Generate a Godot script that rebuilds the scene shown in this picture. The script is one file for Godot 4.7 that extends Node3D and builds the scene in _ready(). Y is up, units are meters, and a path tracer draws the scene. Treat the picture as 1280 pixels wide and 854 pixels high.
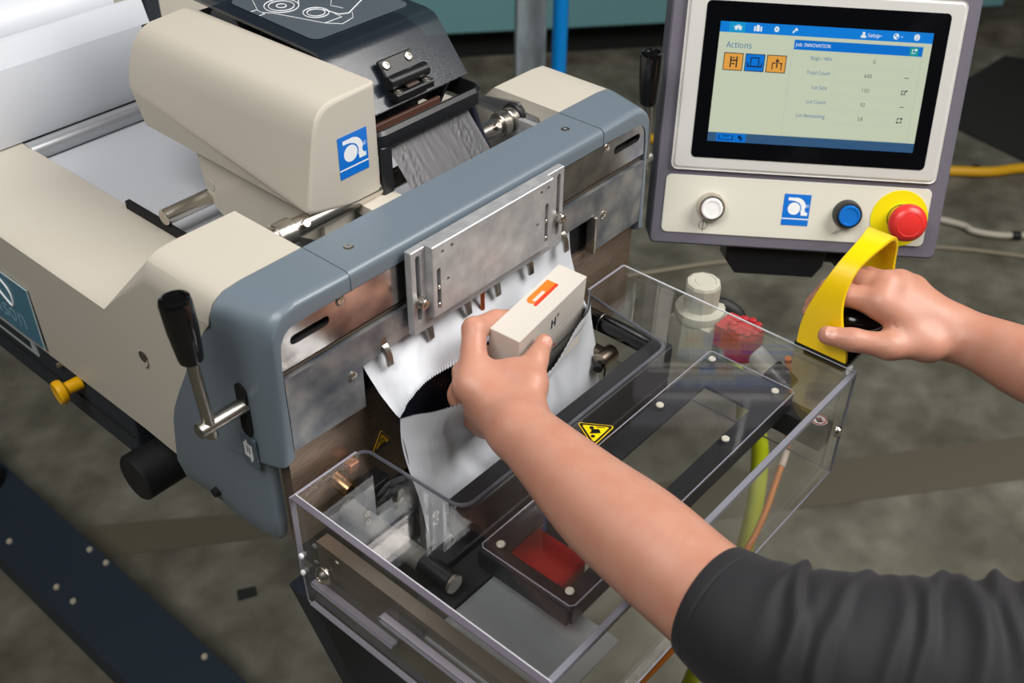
extends Node3D
# A bagging machine on a workshop floor, an operator loading a carton. Metres, y up, x along the machine's front bar, z towards the operator.

class Soup:
	# triangles given counterclockwise seen from outside
	var v := PackedVector3Array()
	var uv := PackedVector2Array()
	func tri(a: Vector3, b: Vector3, c: Vector3, ua := Vector2.ZERO, ub := Vector2.ZERO, uc := Vector2.ZERO) -> void:
		v.push_back(a); v.push_back(b); v.push_back(c)
		uv.push_back(ua); uv.push_back(ub); uv.push_back(uc)
	func quad(a: Vector3, b: Vector3, c: Vector3, d: Vector3, ua := Vector2.ZERO, ub := Vector2.ZERO, uc := Vector2.ZERO, ud := Vector2.ZERO) -> void:
		tri(a, b, c, ua, ub, uc)
		tri(a, c, d, ua, uc, ud)
	func add(o: Soup, xf := Transform3D()) -> void:
		for p in o.v:
			v.push_back(xf * p)
		uv.append_array(o.uv)
	func mirrored(x0: float) -> Soup:
		var o := Soup.new()
		for i in range(0, v.size(), 3):
			var p: Array = []
			for k in 3:
				var q := v[i + k]
				p.append(Vector3(2.0 * x0 - q.x, q.y, q.z))
			o.tri(p[0], p[2], p[1], uv[i], uv[i + 2], uv[i + 1])
		return o

var mats := {}
var rng := RandomNumberGenerator.new()

func commit(s: Soup, off := Vector3.ZERO, crease := 38.0) -> ArrayMesh:
	var n := s.v.size()
	var fn := PackedVector3Array()
	var at := {}
	var limit := cos(deg_to_rad(crease))
	for t in range(0, n, 3):
		var f := (s.v[t + 1] - s.v[t]).cross(s.v[t + 2] - s.v[t])
		fn.push_back(f)
		for k in 3:
			var q := s.v[t + k]
			var key := Vector3i(roundi(q.x * 40000.0), roundi(q.y * 40000.0), roundi(q.z * 40000.0))
			if at.has(key):
				at[key].append(t / 3)
			else:
				at[key] = [t / 3]
	var vs := PackedVector3Array()
	var ns := PackedVector3Array()
	var us := PackedVector2Array()
	for t in range(0, n, 3):
		var f := fn[t / 3]
		if f.length_squared() < 1e-22:
			continue
		var fu := f.normalized()
		for k in [0, 2, 1]:
			var q := s.v[t + k]
			var key := Vector3i(roundi(q.x * 40000.0), roundi(q.y * 40000.0), roundi(q.z * 40000.0))
			var sum := Vector3.ZERO
			for j in at[key]:
				var g := fn[j]
				if g.normalized().dot(fu) >= limit:
					sum += g
			vs.push_back(q - off)
			ns.push_back(sum.normalized() if sum.length_squared() > 0.0 else fu)
			us.push_back(s.uv[t + k])
	var a := []
	a.resize(Mesh.ARRAY_MAX)
	a[Mesh.ARRAY_VERTEX] = vs
	a[Mesh.ARRAY_NORMAL] = ns
	a[Mesh.ARRAY_TEX_UV] = us
	var m := ArrayMesh.new()
	m.add_surface_from_arrays(Mesh.PRIMITIVE_TRIANGLES, a)
	return m

# ---------- shapes
func rrect(x0: float, y0: float, x1: float, y1: float, r := 0.0, n := 5) -> PackedVector2Array:
	var p := PackedVector2Array()
	if r <= 0.0:
		return PackedVector2Array([Vector2(x0, y0), Vector2(x1, y0), Vector2(x1, y1), Vector2(x0, y1)])
	var c := [Vector2(x1 - r, y0 + r), Vector2(x1 - r, y1 - r), Vector2(x0 + r, y1 - r), Vector2(x0 + r, y0 + r)]
	for i in 4:
		for k in n + 1:
			var a := -PI / 2 + i * PI / 2 + k * PI / 2 / n
			p.push_back(c[i] + Vector2(cos(a), sin(a)) * r)
	return p

func circ(cx: float, cy: float, r: float, n := 20) -> PackedVector2Array:
	var p := PackedVector2Array()
	for k in n:
		p.push_back(Vector2(cx, cy) + Vector2(cos(TAU * k / n), sin(TAU * k / n)) * r)
	return p

func inset(p: PackedVector2Array, b: float) -> PackedVector2Array:
	var q := PackedVector2Array()
	var n := p.size()
	for i in n:
		var d0 := (p[i] - p[(i + n - 1) % n]).normalized()
		var d1 := (p[(i + 1) % n] - p[i]).normalized()
		var n0 := Vector2(-d0.y, d0.x)
		var n1 := Vector2(-d1.y, d1.x)
		var m := n0 + n1
		var l := m.length_squared()
		q.push_back(p[i] + (m * (2.0 / maxf(l, 0.6)) * b if l > 0.001 else n0 * b))
	return q

func keyhole(outer: PackedVector2Array, holes: Array) -> PackedVector2Array:
	# joins the holes to the outline with bridges that cross nothing
	var p := outer.duplicate()
	var hs := holes.duplicate()
	var far := func(h: PackedVector2Array) -> float:
		var x := -1e9
		for q in h:
			x = maxf(x, q.x)
		return x
	hs.sort_custom(func(a, b): return far.call(a) > far.call(b))
	for n in hs.size():
		var hole: PackedVector2Array = hs[n].duplicate()
		hole.reverse()
		var best := 1e9
		var bi := -1
		var bj := 0
		for i in p.size():
			for j in hole.size():
				var d := p[i].distance_squared_to(hole[j])
				if d < best and clear_line(p[i], hole[j], p) and clear_line(p[i], hole[j], hole):
					var ok := true
					for m in range(n + 1, hs.size()):
						if not clear_line(p[i], hole[j], hs[m]):
							ok = false
					if ok:
						best = d; bi = i; bj = j
		if bi < 0:
			push_warning("no bridge")
			continue
		var q := PackedVector2Array()
		for i in bi + 1:
			q.push_back(p[i])
		for j in hole.size() + 1:
			q.push_back(hole[(bj + j) % hole.size()])
		for i in range(bi, p.size()):
			q.push_back(p[i])
		p = q
	return p

func clear_line(a: Vector2, b: Vector2, poly: PackedVector2Array) -> bool:
	for i in poly.size():
		var c := poly[i]
		var d := poly[(i + 1) % poly.size()]
		if c == a or c == b or d == a or d == b:
			continue
		if Geometry2D.segment_intersects_segment(a, b, c, d) != null:
			return false
	return true

func ears(p: PackedVector2Array) -> PackedInt32Array:
	var out := PackedInt32Array()
	var id: Array = range(p.size())
	var turn := 0.0
	for i in p.size():
		turn += p[i].cross(p[(i + 1) % p.size()])
	if turn < 0:
		id.reverse()
	var guard_ := 0
	while id.size() > 3 and guard_ < 20000:
		var best := -1
		var worst := -1.0
		var n := id.size()
		for i in n:
			guard_ += 1
			var a := p[id[(i + n - 1) % n]]
			var b := p[id[i]]
			var c := p[id[(i + 1) % n]]
			var ar := (b - a).cross(c - b)
			if ar <= 1e-14:
				continue
			var ok := true
			for k in id:
				var q := p[k]
				if q == a or q == b or q == c:
					continue
				if (b - a).cross(q - a) >= -1e-13 and (c - b).cross(q - b) >= -1e-13 and (a - c).cross(q - c) >= -1e-13:
					ok = false
					break
			if ok:
				var per := a.distance_to(b) + b.distance_to(c) + c.distance_to(a)
				var qual := ar / (per * per)
				if qual > worst:
					worst = qual; best = i
				if qual > 0.02:
					break
		if best < 0:
			# drop a flat corner
			for i in n:
				if absf((p[id[i]] - p[id[(i + n - 1) % n]]).cross(p[id[(i + 1) % n]] - p[id[i]])) <= 1e-14:
					best = i
					break
			if best < 0:
				push_warning("ears stuck")
				break
			id.remove_at(best)
			continue
		out.append_array([id[(best + n - 1) % n], id[best], id[(best + 1) % n]])
		id.remove_at(best)
	if id.size() == 3:
		out.append_array([id[0], id[1], id[2]])
	return out

# polygon (counterclockwise) in the local xy plane, thickness along local z from h0 to h1
func ext(s: Soup, poly: PackedVector2Array, h0: float, h1: float, xf := Transform3D(), bev := 0.0, holes: Array = [], back := true) -> void:
	var n := poly.size()
	var ins := inset(poly, bev) if bev > 0.0 else poly
	var lo := poly[0]
	var hi := poly[0]
	for p in poly:
		lo = lo.min(p); hi = hi.max(p)
	var sz := (hi - lo).max(Vector2(1e-6, 1e-6))
	var cap := keyhole(ins, holes) if holes.size() else ins
	var idx := ears(cap) if holes.size() else Geometry2D.triangulate_polygon(cap)
	if idx.is_empty():
		idx = ears(cap)
	for i in range(0, idx.size(), 3):
		var q := [cap[idx[i]], cap[idx[i + 1]], cap[idx[i + 2]]]
		if (q[1] - q[0]).cross(q[2] - q[0]) < 0:
			q = [q[0], q[2], q[1]]
		var u := []
		for k in 3:
			u.append(Vector2((q[k].x - lo.x) / sz.x, 1.0 - (q[k].y - lo.y) / sz.y))
		s.tri(xf * Vector3(q[0].x, q[0].y, h1), xf * Vector3(q[1].x, q[1].y, h1), xf * Vector3(q[2].x, q[2].y, h1), u[0], u[1], u[2])
		if back:
			s.tri(xf * Vector3(q[0].x, q[0].y, h0), xf * Vector3(q[2].x, q[2].y, h0), xf * Vector3(q[1].x, q[1].y, h0), u[0], u[2], u[1])
	var lay := [[ins, h1], [poly, h1 - bev], [poly, h0 + bev], [ins, h0]] if bev > 0.0 else [[poly, h1], [poly, h0]]
	for l in lay.size() - 1:
		var a: PackedVector2Array = lay[l][0]
		var b: PackedVector2Array = lay[l + 1][0]
		for i in n:
			var j := (i + 1) % n
			s.quad(xf * Vector3(b[i].x, b[i].y, lay[l + 1][1]), xf * Vector3(b[j].x, b[j].y, lay[l + 1][1]), xf * Vector3(a[j].x, a[j].y, lay[l][1]), xf * Vector3(a[i].x, a[i].y, lay[l][1]))
	for h in holes:
		var m: int = h.size()
		for i in m:
			var j := (i + 1) % m
			s.quad(xf * Vector3(h[i].x, h[i].y, h1), xf * Vector3(h[j].x, h[j].y, h1), xf * Vector3(h[j].x, h[j].y, h0), xf * Vector3(h[i].x, h[i].y, h0))

func box(s: Soup, x0: float, y0: float, z0: float, x1: float, y1: float, z1: float, bev := 0.0, xf := Transform3D()) -> void:
	ext(s, rrect(x0, y0, x1, y1), z0, z1, xf, bev)

func lathe(s: Soup, prof: Array, xf := Transform3D(), n := 24) -> void:
	# profile of Vector2(radius, height) from bottom to top along local y
	for i in prof.size() - 1:
		var a: Vector2 = prof[i]
		var b: Vector2 = prof[i + 1]
		for k in n:
			var t0 := TAU * k / n
			var t1 := TAU * (k + 1) / n
			var p := func(q: Vector2, t: float) -> Vector3: return xf * Vector3(q.x * cos(t), q.y, -q.x * sin(t))
			s.quad(p.call(a, t0), p.call(a, t1), p.call(b, t1), p.call(b, t0))

func along(from: Vector3, to: Vector3) -> Transform3D:
	# local y runs from «from» to «to»
	var y := (to - from).normalized()
	var x := Vector3.UP.cross(y) if absf(y.y) < 0.95 else Vector3.RIGHT.cross(y)
	x = x.normalized()
	return Transform3D(Basis(x, y, x.cross(y)), from)

func rod(s: Soup, a: Vector3, b: Vector3, r: float, n := 20, bev := 0.0006) -> void:
	var l := a.distance_to(b)
	lathe(s, [Vector2(0, 0), Vector2(r - bev, 0), Vector2(r, bev), Vector2(r, l - bev), Vector2(r - bev, l), Vector2(0, l)], along(a, b), n)

func tube(s: Soup, pts: Array, radii: Array, n := 14, caps := true) -> void:
	var rings := []
	var up := Vector3.UP
	for i in pts.size():
		var d: Vector3 = (pts[mini(i + 1, pts.size() - 1)] - pts[maxi(i - 1, 0)]).normalized()
		var x := up.cross(d)
		if x.length() < 0.05:
			x = Vector3.RIGHT.cross(d)
		x = x.normalized()
		var y := d.cross(x)
		up = y
		var ring := []
		var r: float = radii[mini(i, radii.size() - 1)]
		for k in n:
			ring.append(pts[i] + (x * cos(TAU * k / n) + y * sin(TAU * k / n)) * r)
		rings.append(ring)
	loft(s, rings, caps)

func loft(s: Soup, rings: Array, caps := true) -> void:
	var n: int = rings[0].size()
	for i in rings.size() - 1:
		for k in n:
			var j := (k + 1) % n
			s.quad(rings[i][k], rings[i][j], rings[i + 1][j], rings[i + 1][k])
	if caps:
		for e in [0, rings.size() - 1]:
			var c := Vector3.ZERO
			for p in rings[e]:
				c += p
			c /= n
			for k in n:
				var j := (k + 1) % n
				if e == 0:
					s.tri(c, rings[e][j], rings[e][k])
				else:
					s.tri(c, rings[e][k], rings[e][j])

# rows of points, seen from the front: rows go down, columns go right
func sheet(s: Soup, rows: Array, flip := false) -> void:
	var nr := rows.size()
	var nc: int = rows[0].size()
	for i in nr - 1:
		for k in nc - 1:
			var u0 := float(k) / (nc - 1)
			var u1 := float(k + 1) / (nc - 1)
			var v0 := float(i) / (nr - 1)
			var v1 := float(i + 1) / (nr - 1)
			if flip:
				s.quad(rows[i][k], rows[i][k + 1], rows[i + 1][k + 1], rows[i + 1][k], Vector2(u0, v0), Vector2(u1, v0), Vector2(u1, v1), Vector2(u0, v1))
			else:
				s.quad(rows[i + 1][k], rows[i + 1][k + 1], rows[i][k + 1], rows[i][k], Vector2(u0, v1), Vector2(u1, v1), Vector2(u1, v0), Vector2(u0, v0))

func spline(p: Array, per: int) -> Array:
	var out := []
	for i in p.size() - 1:
		for k in per:
			out.append(p[i].cubic_interpolate(p[i + 1], p[maxi(i - 1, 0)], p[mini(i + 2, p.size() - 1)], float(k) / per))
	out.append(p[p.size() - 1])
	return out

# frames: the face that a polygon lies on
const TOP := Transform3D(Basis(Vector3(1, 0, 0), Vector3(0, 0, -1), Vector3(0, 1, 0)), Vector3.ZERO)   # local (x, -z), height y
const LEFT := Transform3D(Basis(Vector3(0, 0, 1), Vector3(0, 1, 0), Vector3(-1, 0, 0)), Vector3.ZERO)  # local (z, y), height -x
const SIDE := Transform3D(Basis(Vector3(0, 0, -1), Vector3(0, 1, 0), Vector3(1, 0, 0)), Vector3.ZERO)  # local (-z, y), height x

# ---------- nodes
func spot(o: Node3D) -> Vector3:
	var p := Vector3.ZERO
	var q: Node = o
	while q is Node3D and q != self:
		p += q.position
		q = q.get_parent()
	return p

func thing(called: String, label: String, category: String, at: Vector3, group := "") -> Node3D:
	var o := Node3D.new()
	o.name = called
	add_child(o, true)
	o.position = at
	tag(o, label, category, group)
	return o

func tag(o: Node3D, label: String, category: String, group := "") -> void:
	o.set_meta("label", label)
	o.set_meta("category", category)
	if group:
		o.set_meta("group", group)

func part(p: Node3D, called: String, s: Soup, m: Material, label := "", crease := 38.0) -> MeshInstance3D:
	return put(p, called, commit(s, spot(p), crease), m, label)

func put(p: Node3D, called: String, mesh: Mesh, m: Material, label := "") -> MeshInstance3D:
	var o := MeshInstance3D.new()
	o.name = called
	o.mesh = mesh
	o.material_override = m
	p.add_child(o, true)
	if label:
		o.set_meta("label", label)
	return o

func struct(called: String, s: Soup, m: Material) -> MeshInstance3D:
	var o := put(self, called, commit(s), m)
	o.set_meta("kind", "structure")
	return o

func letters(p: Node3D, called: String, text: String, size: float, xf: Transform3D, m: Material, bold := false, depth := 0.0002) -> MeshInstance3D:
	# text whose cap height is about 0.72 * size, centred on xf.origin, in xf's xy plane
	var t := TextMesh.new()
	var f := SystemFont.new()
	f.font_names = PackedStringArray(["Droid Sans"])
	if bold:
		f.font_weight = 700
	t.font = f
	t.text = text
	t.font_size = 32
	t.pixel_size = size / 32.0
	t.depth = depth
	t.curve_step = 1.0
	var o := put(p, called, t, m)
	o.transform = Transform3D(xf.basis, xf.origin - spot(p))
	return o

# ---------- materials
func mat(called: String, c: Color, rough := 0.5, metal := 0.0) -> StandardMaterial3D:
	if mats.has(called):
		return mats[called]
	var m := StandardMaterial3D.new()
	m.resource_name = called
	m.albedo_color = c
	m.roughness = rough
	m.metallic = metal
	mats[called] = m
	return m

func rgb(r: int, g: int, b: int) -> Color:
	return Color8(r, g, b)

func noise_tex(freq: float, lo: Color, hi: Color, size := 256, octaves := 4, sd := 1) -> NoiseTexture2D:
	var f := FastNoiseLite.new()
	f.seed = sd
	f.noise_type = FastNoiseLite.TYPE_SIMPLEX_SMOOTH
	f.frequency = freq
	f.fractal_octaves = octaves
	var t := NoiseTexture2D.new()
	t.width = size
	t.height = size
	t.seamless = true
	t.noise = f
	var g := Gradient.new()
	g.set_color(0, lo)
	g.set_color(1, hi)
	t.color_ramp = g
	return t

func tri_planar(m: StandardMaterial3D, sc: Vector3) -> void:
	m.uv1_triplanar = true
	m.uv1_world_triplanar = true
	m.uv1_scale = sc

func pane(called: String, c: Color, alpha: float, rough := 0.03) -> StandardMaterial3D:
	var m := mat(called, Color(c.r, c.g, c.b, alpha), rough)
	m.transparency = BaseMaterial3D.TRANSPARENCY_ALPHA
	return m

func glow(called: String, c: Color, e: float) -> StandardMaterial3D:
	var m := mat(called, Color(0.02, 0.02, 0.02), 0.4)
	m.emission_enabled = true
	m.emission = c
	m.emission_energy_multiplier = e
	return m

# ---------- bodies: tapered capsules joined by a smooth minimum, meshed as surface nets
func body_mesh(bones: Array, cell: float, off: Vector3) -> ArrayMesh:
	# bone: [a, b, ra, rb, k]
	var lo := Vector3(1e9, 1e9, 1e9)
	var hi := -lo
	for b in bones:
		var r: float = maxf(b[2], b[3]) + cell * 2.0
		for e in 2:
			var c: Vector3 = b[e]
			lo = lo.min(c - Vector3(r, r, r))
			hi = hi.max(c + Vector3(r, r, r))
	var nx := int((hi.x - lo.x) / cell) + 2
	var ny := int((hi.y - lo.y) / cell) + 2
	var nz := int((hi.z - lo.z) / cell) + 2
	var f := PackedFloat32Array()
	f.resize(nx * ny * nz)
	f.fill(1.0)
	for b in bones:
		var a: Vector3 = b[0]
		var e: Vector3 = b[1]
		var ra: float = b[2]
		var rb: float = b[3]
		var k: float = b[4]
		var ab := e - a
		var inv := 1.0 / maxf(ab.length_squared(), 1e-9)
		var m := maxf(ra, rb) + k + cell * 2.0
		var p0 := (a.min(e) - Vector3(m, m, m) - lo) / cell
		var p1 := (a.max(e) + Vector3(m, m, m) - lo) / cell
		for z in range(maxi(int(p0.z), 0), mini(int(p1.z) + 2, nz)):
			for y in range(maxi(int(p0.y), 0), mini(int(p1.y) + 2, ny)):
				var row := (z * ny + y) * nx
				for x in range(maxi(int(p0.x), 0), mini(int(p1.x) + 2, nx)):
					var q := lo + Vector3(x, y, z) * cell - a
					var t := clampf(q.dot(ab) * inv, 0.0, 1.0)
					var d := (q - ab * t).length() - ra - (rb - ra) * t
					var o := f[row + x]
					var h := k - absf(d - o)
					d = minf(d, o)
					if h > 0.0:
						d -= h * h * 0.25 / k
					f[row + x] = d
	var id := {}
	var vs := PackedVector3Array()
	var ns := PackedVector3Array()
	var ix := PackedInt32Array()
	var st := [1, nx, nx * ny]
	for z in range(0, nz - 1):
		for y in range(0, ny - 1):
			var base := (z * ny + y) * nx
			for x in range(0, nx - 1):
				var i := base + x
				var c0 := f[i]
				if absf(c0) > cell * 3.0:
					continue
				var c := [c0, f[i + 1], f[i + nx], f[i + nx + 1], f[i + st[2]], f[i + st[2] + 1], f[i + st[2] + nx], f[i + st[2] + nx + 1]]
				var neg := 0
				for v in c:
					if v < 0.0:
						neg += 1
				if neg == 0 or neg == 8:
					continue
				var sum := Vector3.ZERO
				var cnt := 0
				for e0 in 8:
					for ax in 3:
						var e1: int = e0 | (1 << ax)
						if e1 == e0 or (c[e0] < 0.0) == (c[e1] < 0.0):
							continue
						var t: float = c[e0] / (c[e0] - c[e1])
						var p := Vector3(e0 & 1, (e0 >> 1) & 1, (e0 >> 2) & 1)
						p[ax] += t
						sum += p
						cnt += 1
				id[i] = vs.size()
				vs.push_back(lo + (Vector3(x, y, z) + sum / cnt) * cell - off)
				ns.push_back(Vector3(c[1] + c[3] + c[5] + c[7] - c[0] - c[2] - c[4] - c[6], c[2] + c[3] + c[6] + c[7] - c[0] - c[1] - c[4] - c[5], c[4] + c[5] + c[6] + c[7] - c[0] - c[1] - c[2] - c[3]).normalized())
	for i in id:
		for ax in 3:
			var j: int = i + st[ax]
			if (f[i] < 0.0) == (f[j] < 0.0):
				continue
			var u: int = st[(ax + 1) % 3]
			var w: int = st[(ax + 2) % 3]
			if not (id.has(i - u) and id.has(i - w) and id.has(i - u - w)):
				continue
			var q := [id[i], id[i - u], id[i - u - w], id[i - w]]
			if f[i] < 0.0:
				ix.append_array([q[0], q[2], q[1], q[0], q[3], q[2]])
			else:
				ix.append_array([q[0], q[1], q[2], q[0], q[2], q[3]])
	var arr := []
	arr.resize(Mesh.ARRAY_MAX)
	arr[Mesh.ARRAY_VERTEX] = vs
	arr[Mesh.ARRAY_NORMAL] = ns
	arr[Mesh.ARRAY_INDEX] = ix
	var mesh := ArrayMesh.new()
	mesh.add_surface_from_arrays(Mesh.PRIMITIVE_TRIANGLES, arr)
	return mesh

func chain(bones: Array, pts: Array, k: float) -> void:
	# pts: [x, y, z, r]
	for i in pts.size() - 1:
		var a: Array = pts[i]
		var b: Array = pts[i + 1]
		bones.append([Vector3(a[0], a[1], a[2]), Vector3(b[0], b[1], b[2]), a[3], b[3], k])

func _ready() -> void:
	rng.seed = 7
	view_and_light()
	materials()
	setting()
	machine()
	printer()
	film_supply()
	guard()
	panel()
	palm_station()
	bag_and_carton()
	pneumatics()
	surroundings()
	operator()

func view_and_light() -> void:
	var cam := Camera3D.new()
	cam.name = "camera"
	add_child(cam)
	cam.transform = Transform3D(Basis(Vector3(0.6551, 0.0102, 0.7555), Vector3(0.457, 0.791, -0.4069), Vector3(-0.6017, 0.6118, 0.5135)).orthonormalized(), Vector3(-0.4261, 1.4712, 0.5212))
	var at := CameraAttributesPhysical.new()
	at.frustum_focal_length = 55.84
	at.frustum_focus_distance = 0.94
	at.exposure_aperture = 11.0
	cam.attributes = at
	cam.near = 0.02
	cam.far = 60.0
	cam.fov = 34.8
	var we := WorldEnvironment.new()
	we.name = "world"
	var e := Environment.new()
	e.background_mode = Environment.BG_COLOR
	e.background_color = Color(0.05, 0.05, 0.055)
	e.tonemap_mode = Environment.TONE_MAPPER_LINEAR
	e.tonemap_exposure = 1.06
	e.sdfgi_enabled = true
	e.ssao_enabled = true
	e.ssil_enabled = true
	we.environment = e
	add_child(we)
	lamp(Vector3(1.0, 2.75, 1.35), Vector3(0.15, 0.95, 0.05), 1.35, 1.35, 6.7, "unseen large square softbox lamp placed high in front to light the machine")
	lamp(Vector3(-1.25, 2.95, 0.25), Vector3(0.0, 0.95, -0.1), 1.5, 1.1, 4.1, "unseen wide softbox lamp placed high on the left to light the left faces")

func lamp(at: Vector3, to: Vector3, w: float, h: float, energy: float, label: String) -> void:
	var z := (at - to).normalized()
	var x := Vector3.UP.cross(z).normalized()
	var xf := Transform3D(Basis(x, z.cross(x), z), at)
	var o := thing("unseen_softbox_lamp", label, "lamp", at)  # out of view, placed to light the machine from above
	var s := Soup.new()
	box(s, -w / 2 - 0.03, -h / 2 - 0.03, 0.02, w / 2 + 0.03, h / 2 + 0.03, 0.3, 0.01, xf)
	part(o, "housing", s, mat("lamp black", rgb(20, 20, 20), 0.7))
	s = Soup.new()
	box(s, -w / 2, -h / 2, 0.004, w / 2, h / 2, 0.018, 0.0, xf)
	part(o, "diffuser", s, glow("lamp diffuser", Color(1, 1, 1), 0.6))
	s = Soup.new()
	rod(s, at + z * 0.28, Vector3(at.x, 3.4, at.z) + z * 0.28, 0.016)
	part(o, "hanger", s, mat("lamp black", rgb(20, 20, 20), 0.7))
	var l := AreaLight3D.new()
	l.name = "light"
	l.area_size = Vector2(w, h)
	l.light_color = Color(1.0, 0.99, 0.975)
	l.light_energy = energy
	l.area_range = 20.0
	l.area_attenuation = 2.0
	l.shadow_enabled = true
	o.add_child(l)
	l.transform = Transform3D(xf.basis, Vector3.ZERO)

var M := {}

func materials() -> void:
	var m := mat("beige paint", rgb(197, 190, 177), 0.42)
	m.normal_enabled = true
	m.normal_texture = fine_normal(0.35, 3)
	m.normal_scale = 0.12
	tri_planar(m, Vector3(18, 18, 18))
	M.beige = m
	m = mat("grey blue paint", rgb(107, 119, 129), 0.34)
	m.normal_enabled = true
	m.normal_texture = fine_normal(0.35, 3)
	m.normal_scale = 0.1
	tri_planar(m, Vector3(18, 18, 18))
	M.blue = m
	m = mat("polished steel", rgb(196, 198, 200), 0.2, 0.8)
	m.roughness_texture = noise_tex(0.012, Color(0.7, 0.7, 0.7), Color(1, 1, 1), 256, 3, 4)
	m.roughness_texture_channel = BaseMaterial3D.TEXTURE_CHANNEL_RED
	m.roughness = 0.52
	m.albedo_texture = noise_tex(0.014, Color(0.6, 0.63, 0.68), Color(1, 0.98, 0.95), 256, 4, 8)
	tri_planar(m, Vector3(7, 7, 7))
	M.steel = m
	m = mat("mirror steel", rgb(198, 194, 190), 0.17, 0.95)
	m.albedo_texture = noise_tex(0.02, Color(0.78, 0.78, 0.8), Color(1, 1, 1), 256, 3, 5)
	tri_planar(m, Vector3(7, 7, 7))
	M.mirror = m
	m = mat("brushed steel", rgb(190, 190, 188), 0.36, 1.0)
	m.albedo_texture = noise_tex(0.02, Color(0.82, 0.82, 0.84), Color(1, 1, 1), 256, 5, 12)
	tri_planar(m, Vector3(3, 60, 3))
	M.brushed = m
	m = mat("ground aluminium", rgb(212, 213, 214), 0.46, 0.55)
	m.albedo_texture = noise_tex(0.03, Color(0.84, 0.84, 0.85), Color(1, 1, 1), 256, 5, 15)
	tri_planar(m, Vector3(6, 6, 6))
	M.alu = m
	m = mat("brown stainless", rgb(142, 122, 106), 0.36, 0.6)
	m.albedo_texture = noise_tex(0.03, Color(0.8, 0.8, 0.8), Color(1, 1, 1), 256, 4, 19)
	tri_planar(m, Vector3(5, 40, 5))
	M.backplate = m
	M.chrome = mat("chrome", rgb(200, 194, 184), 0.26, 0.95)
	M.dullsteel = mat("dull steel", rgb(170, 168, 160), 0.34, 1.0)
	M.black = mat("black plastic", rgb(22, 22, 24), 0.35)
	M.gloss = mat("glossy black knob", rgb(14, 14, 15), 0.14)
	M.dark = mat("shadow black", rgb(12, 12, 13), 0.8)
	M.darkmetal = mat("black coated metal", rgb(34, 35, 38), 0.42)
	M.navy = mat("dark navy paint", rgb(38, 43, 52), 0.45)
	M.yellow = mat("yellow paint", rgb(246, 206, 4), 0.3)
	M.knobyellow = mat("amber yellow plastic", rgb(240, 180, 10), 0.35)
	M.white = mat("white print", rgb(240, 242, 245), 0.5)
	M.ink = mat("dark ink", rgb(38, 44, 66), 0.6)
	M.blueprint = mat("blue print", rgb(16, 104, 190), 0.35)
	M.rubber = mat("black rubber", rgb(20, 20, 22), 0.6)
	M.edge_lit = mat("acrylic edge lit tone", rgb(150, 147, 160), 0.35)  # opaque tone painting the light that acrylic edges catch
	M.acrylic = pane("clear acrylic", Color(0.5, 0.5, 0.5), 0.002, 0.02)
	M.smoke = pane("smoked acrylic", Color(0.15, 0.18, 0.215), 0.62, 0.2)
	M.film = mat("white bag film", rgb(208, 211, 217), 0.5)
	M.filmdark = mat("black film inside", rgb(20, 22, 30), 0.3)
	M.paperweb = mat("white web", rgb(210, 213, 220), 0.45)

func fine_normal(freq: float, sd: int) -> NoiseTexture2D:
	if mats.has("n%d" % sd):
		return mats["n%d" % sd]
	var f := FastNoiseLite.new()
	f.seed = sd
	f.noise_type = FastNoiseLite.TYPE_SIMPLEX_SMOOTH
	f.frequency = freq
	f.fractal_octaves = 2
	var t := NoiseTexture2D.new()
	t.width = 256
	t.height = 256
	t.seamless = true
	t.as_normal_map = true
	t.bump_strength = 2.0
	t.noise = f
	mats["n%d" % sd] = t
	return t

func setting() -> void:
	var m := mat("concrete", rgb(158, 155, 142), 0.72)
	m.albedo_texture = noise_tex(0.008, Color(0.62, 0.61, 0.58), Color(1, 1, 1), 1024, 6, 21)
	m.detail_enabled = true
	m.detail_albedo = noise_tex(0.05, Color(0.72, 0.71, 0.68), Color(1, 1, 1), 512, 4, 22)
	m.detail_blend_mode = BaseMaterial3D.BLEND_MODE_MUL
	m.uv1_scale = Vector3(4, 4, 1)
	m.uv2_scale = Vector3(11, 11, 1)
	m.detail_uv_layer = BaseMaterial3D.DETAIL_UV_1
	var s := Soup.new()
	ext(s, rrect(-3.0, -3.5, 7.0, 5.5), -0.1, 0.0, TOP)
	struct("floor", s, m)
	var wm := mat("wall paint", rgb(66, 68, 68), 0.8)
	for w in [["wall_left", -3.1, -5.5, -3.0, 3.5], ["wall_right", 7.0, -5.5, 7.1, 3.5], ["wall_back", -3.0, -5.6, 7.0, -5.5], ["wall_front", -3.0, 3.5, 7.0, 3.6]]:
		s = Soup.new()
		box(s, w[1], 0.0, w[2], w[3], 3.4, w[4])
		struct(w[0], s, wm)
	s = Soup.new()
	box(s, -3.0, 3.4, -5.5, 7.0, 3.5, 3.5)
	struct("ceiling", s, mat("ceiling paint", rgb(84, 84, 84), 0.8))

const MID := 0.15475   # the machine is symmetrical about this x

# a dome or countersunk screw whose head faces along n
func screw(p: Node3D, at: Vector3, n: Vector3, r: float, m: Material, h := 0.0016, socket := true) -> void:
	var s := Soup.new()
	var xf := along(at, at + n)
	var pr := [Vector2(r, 0), Vector2(r, h * 0.5), Vector2(r * 0.8, h), Vector2(r * 0.5, h * 1.05)]
	if socket:
		pr.append_array([Vector2(r * 0.42, h * 1.0), Vector2(r * 0.36, h * 0.25), Vector2(0, h * 0.2)])
	else:
		pr.append(Vector2(0, h * 1.1))
	lathe(s, pr, xf, 16)
	part(p, "screw", s, m)

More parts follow.
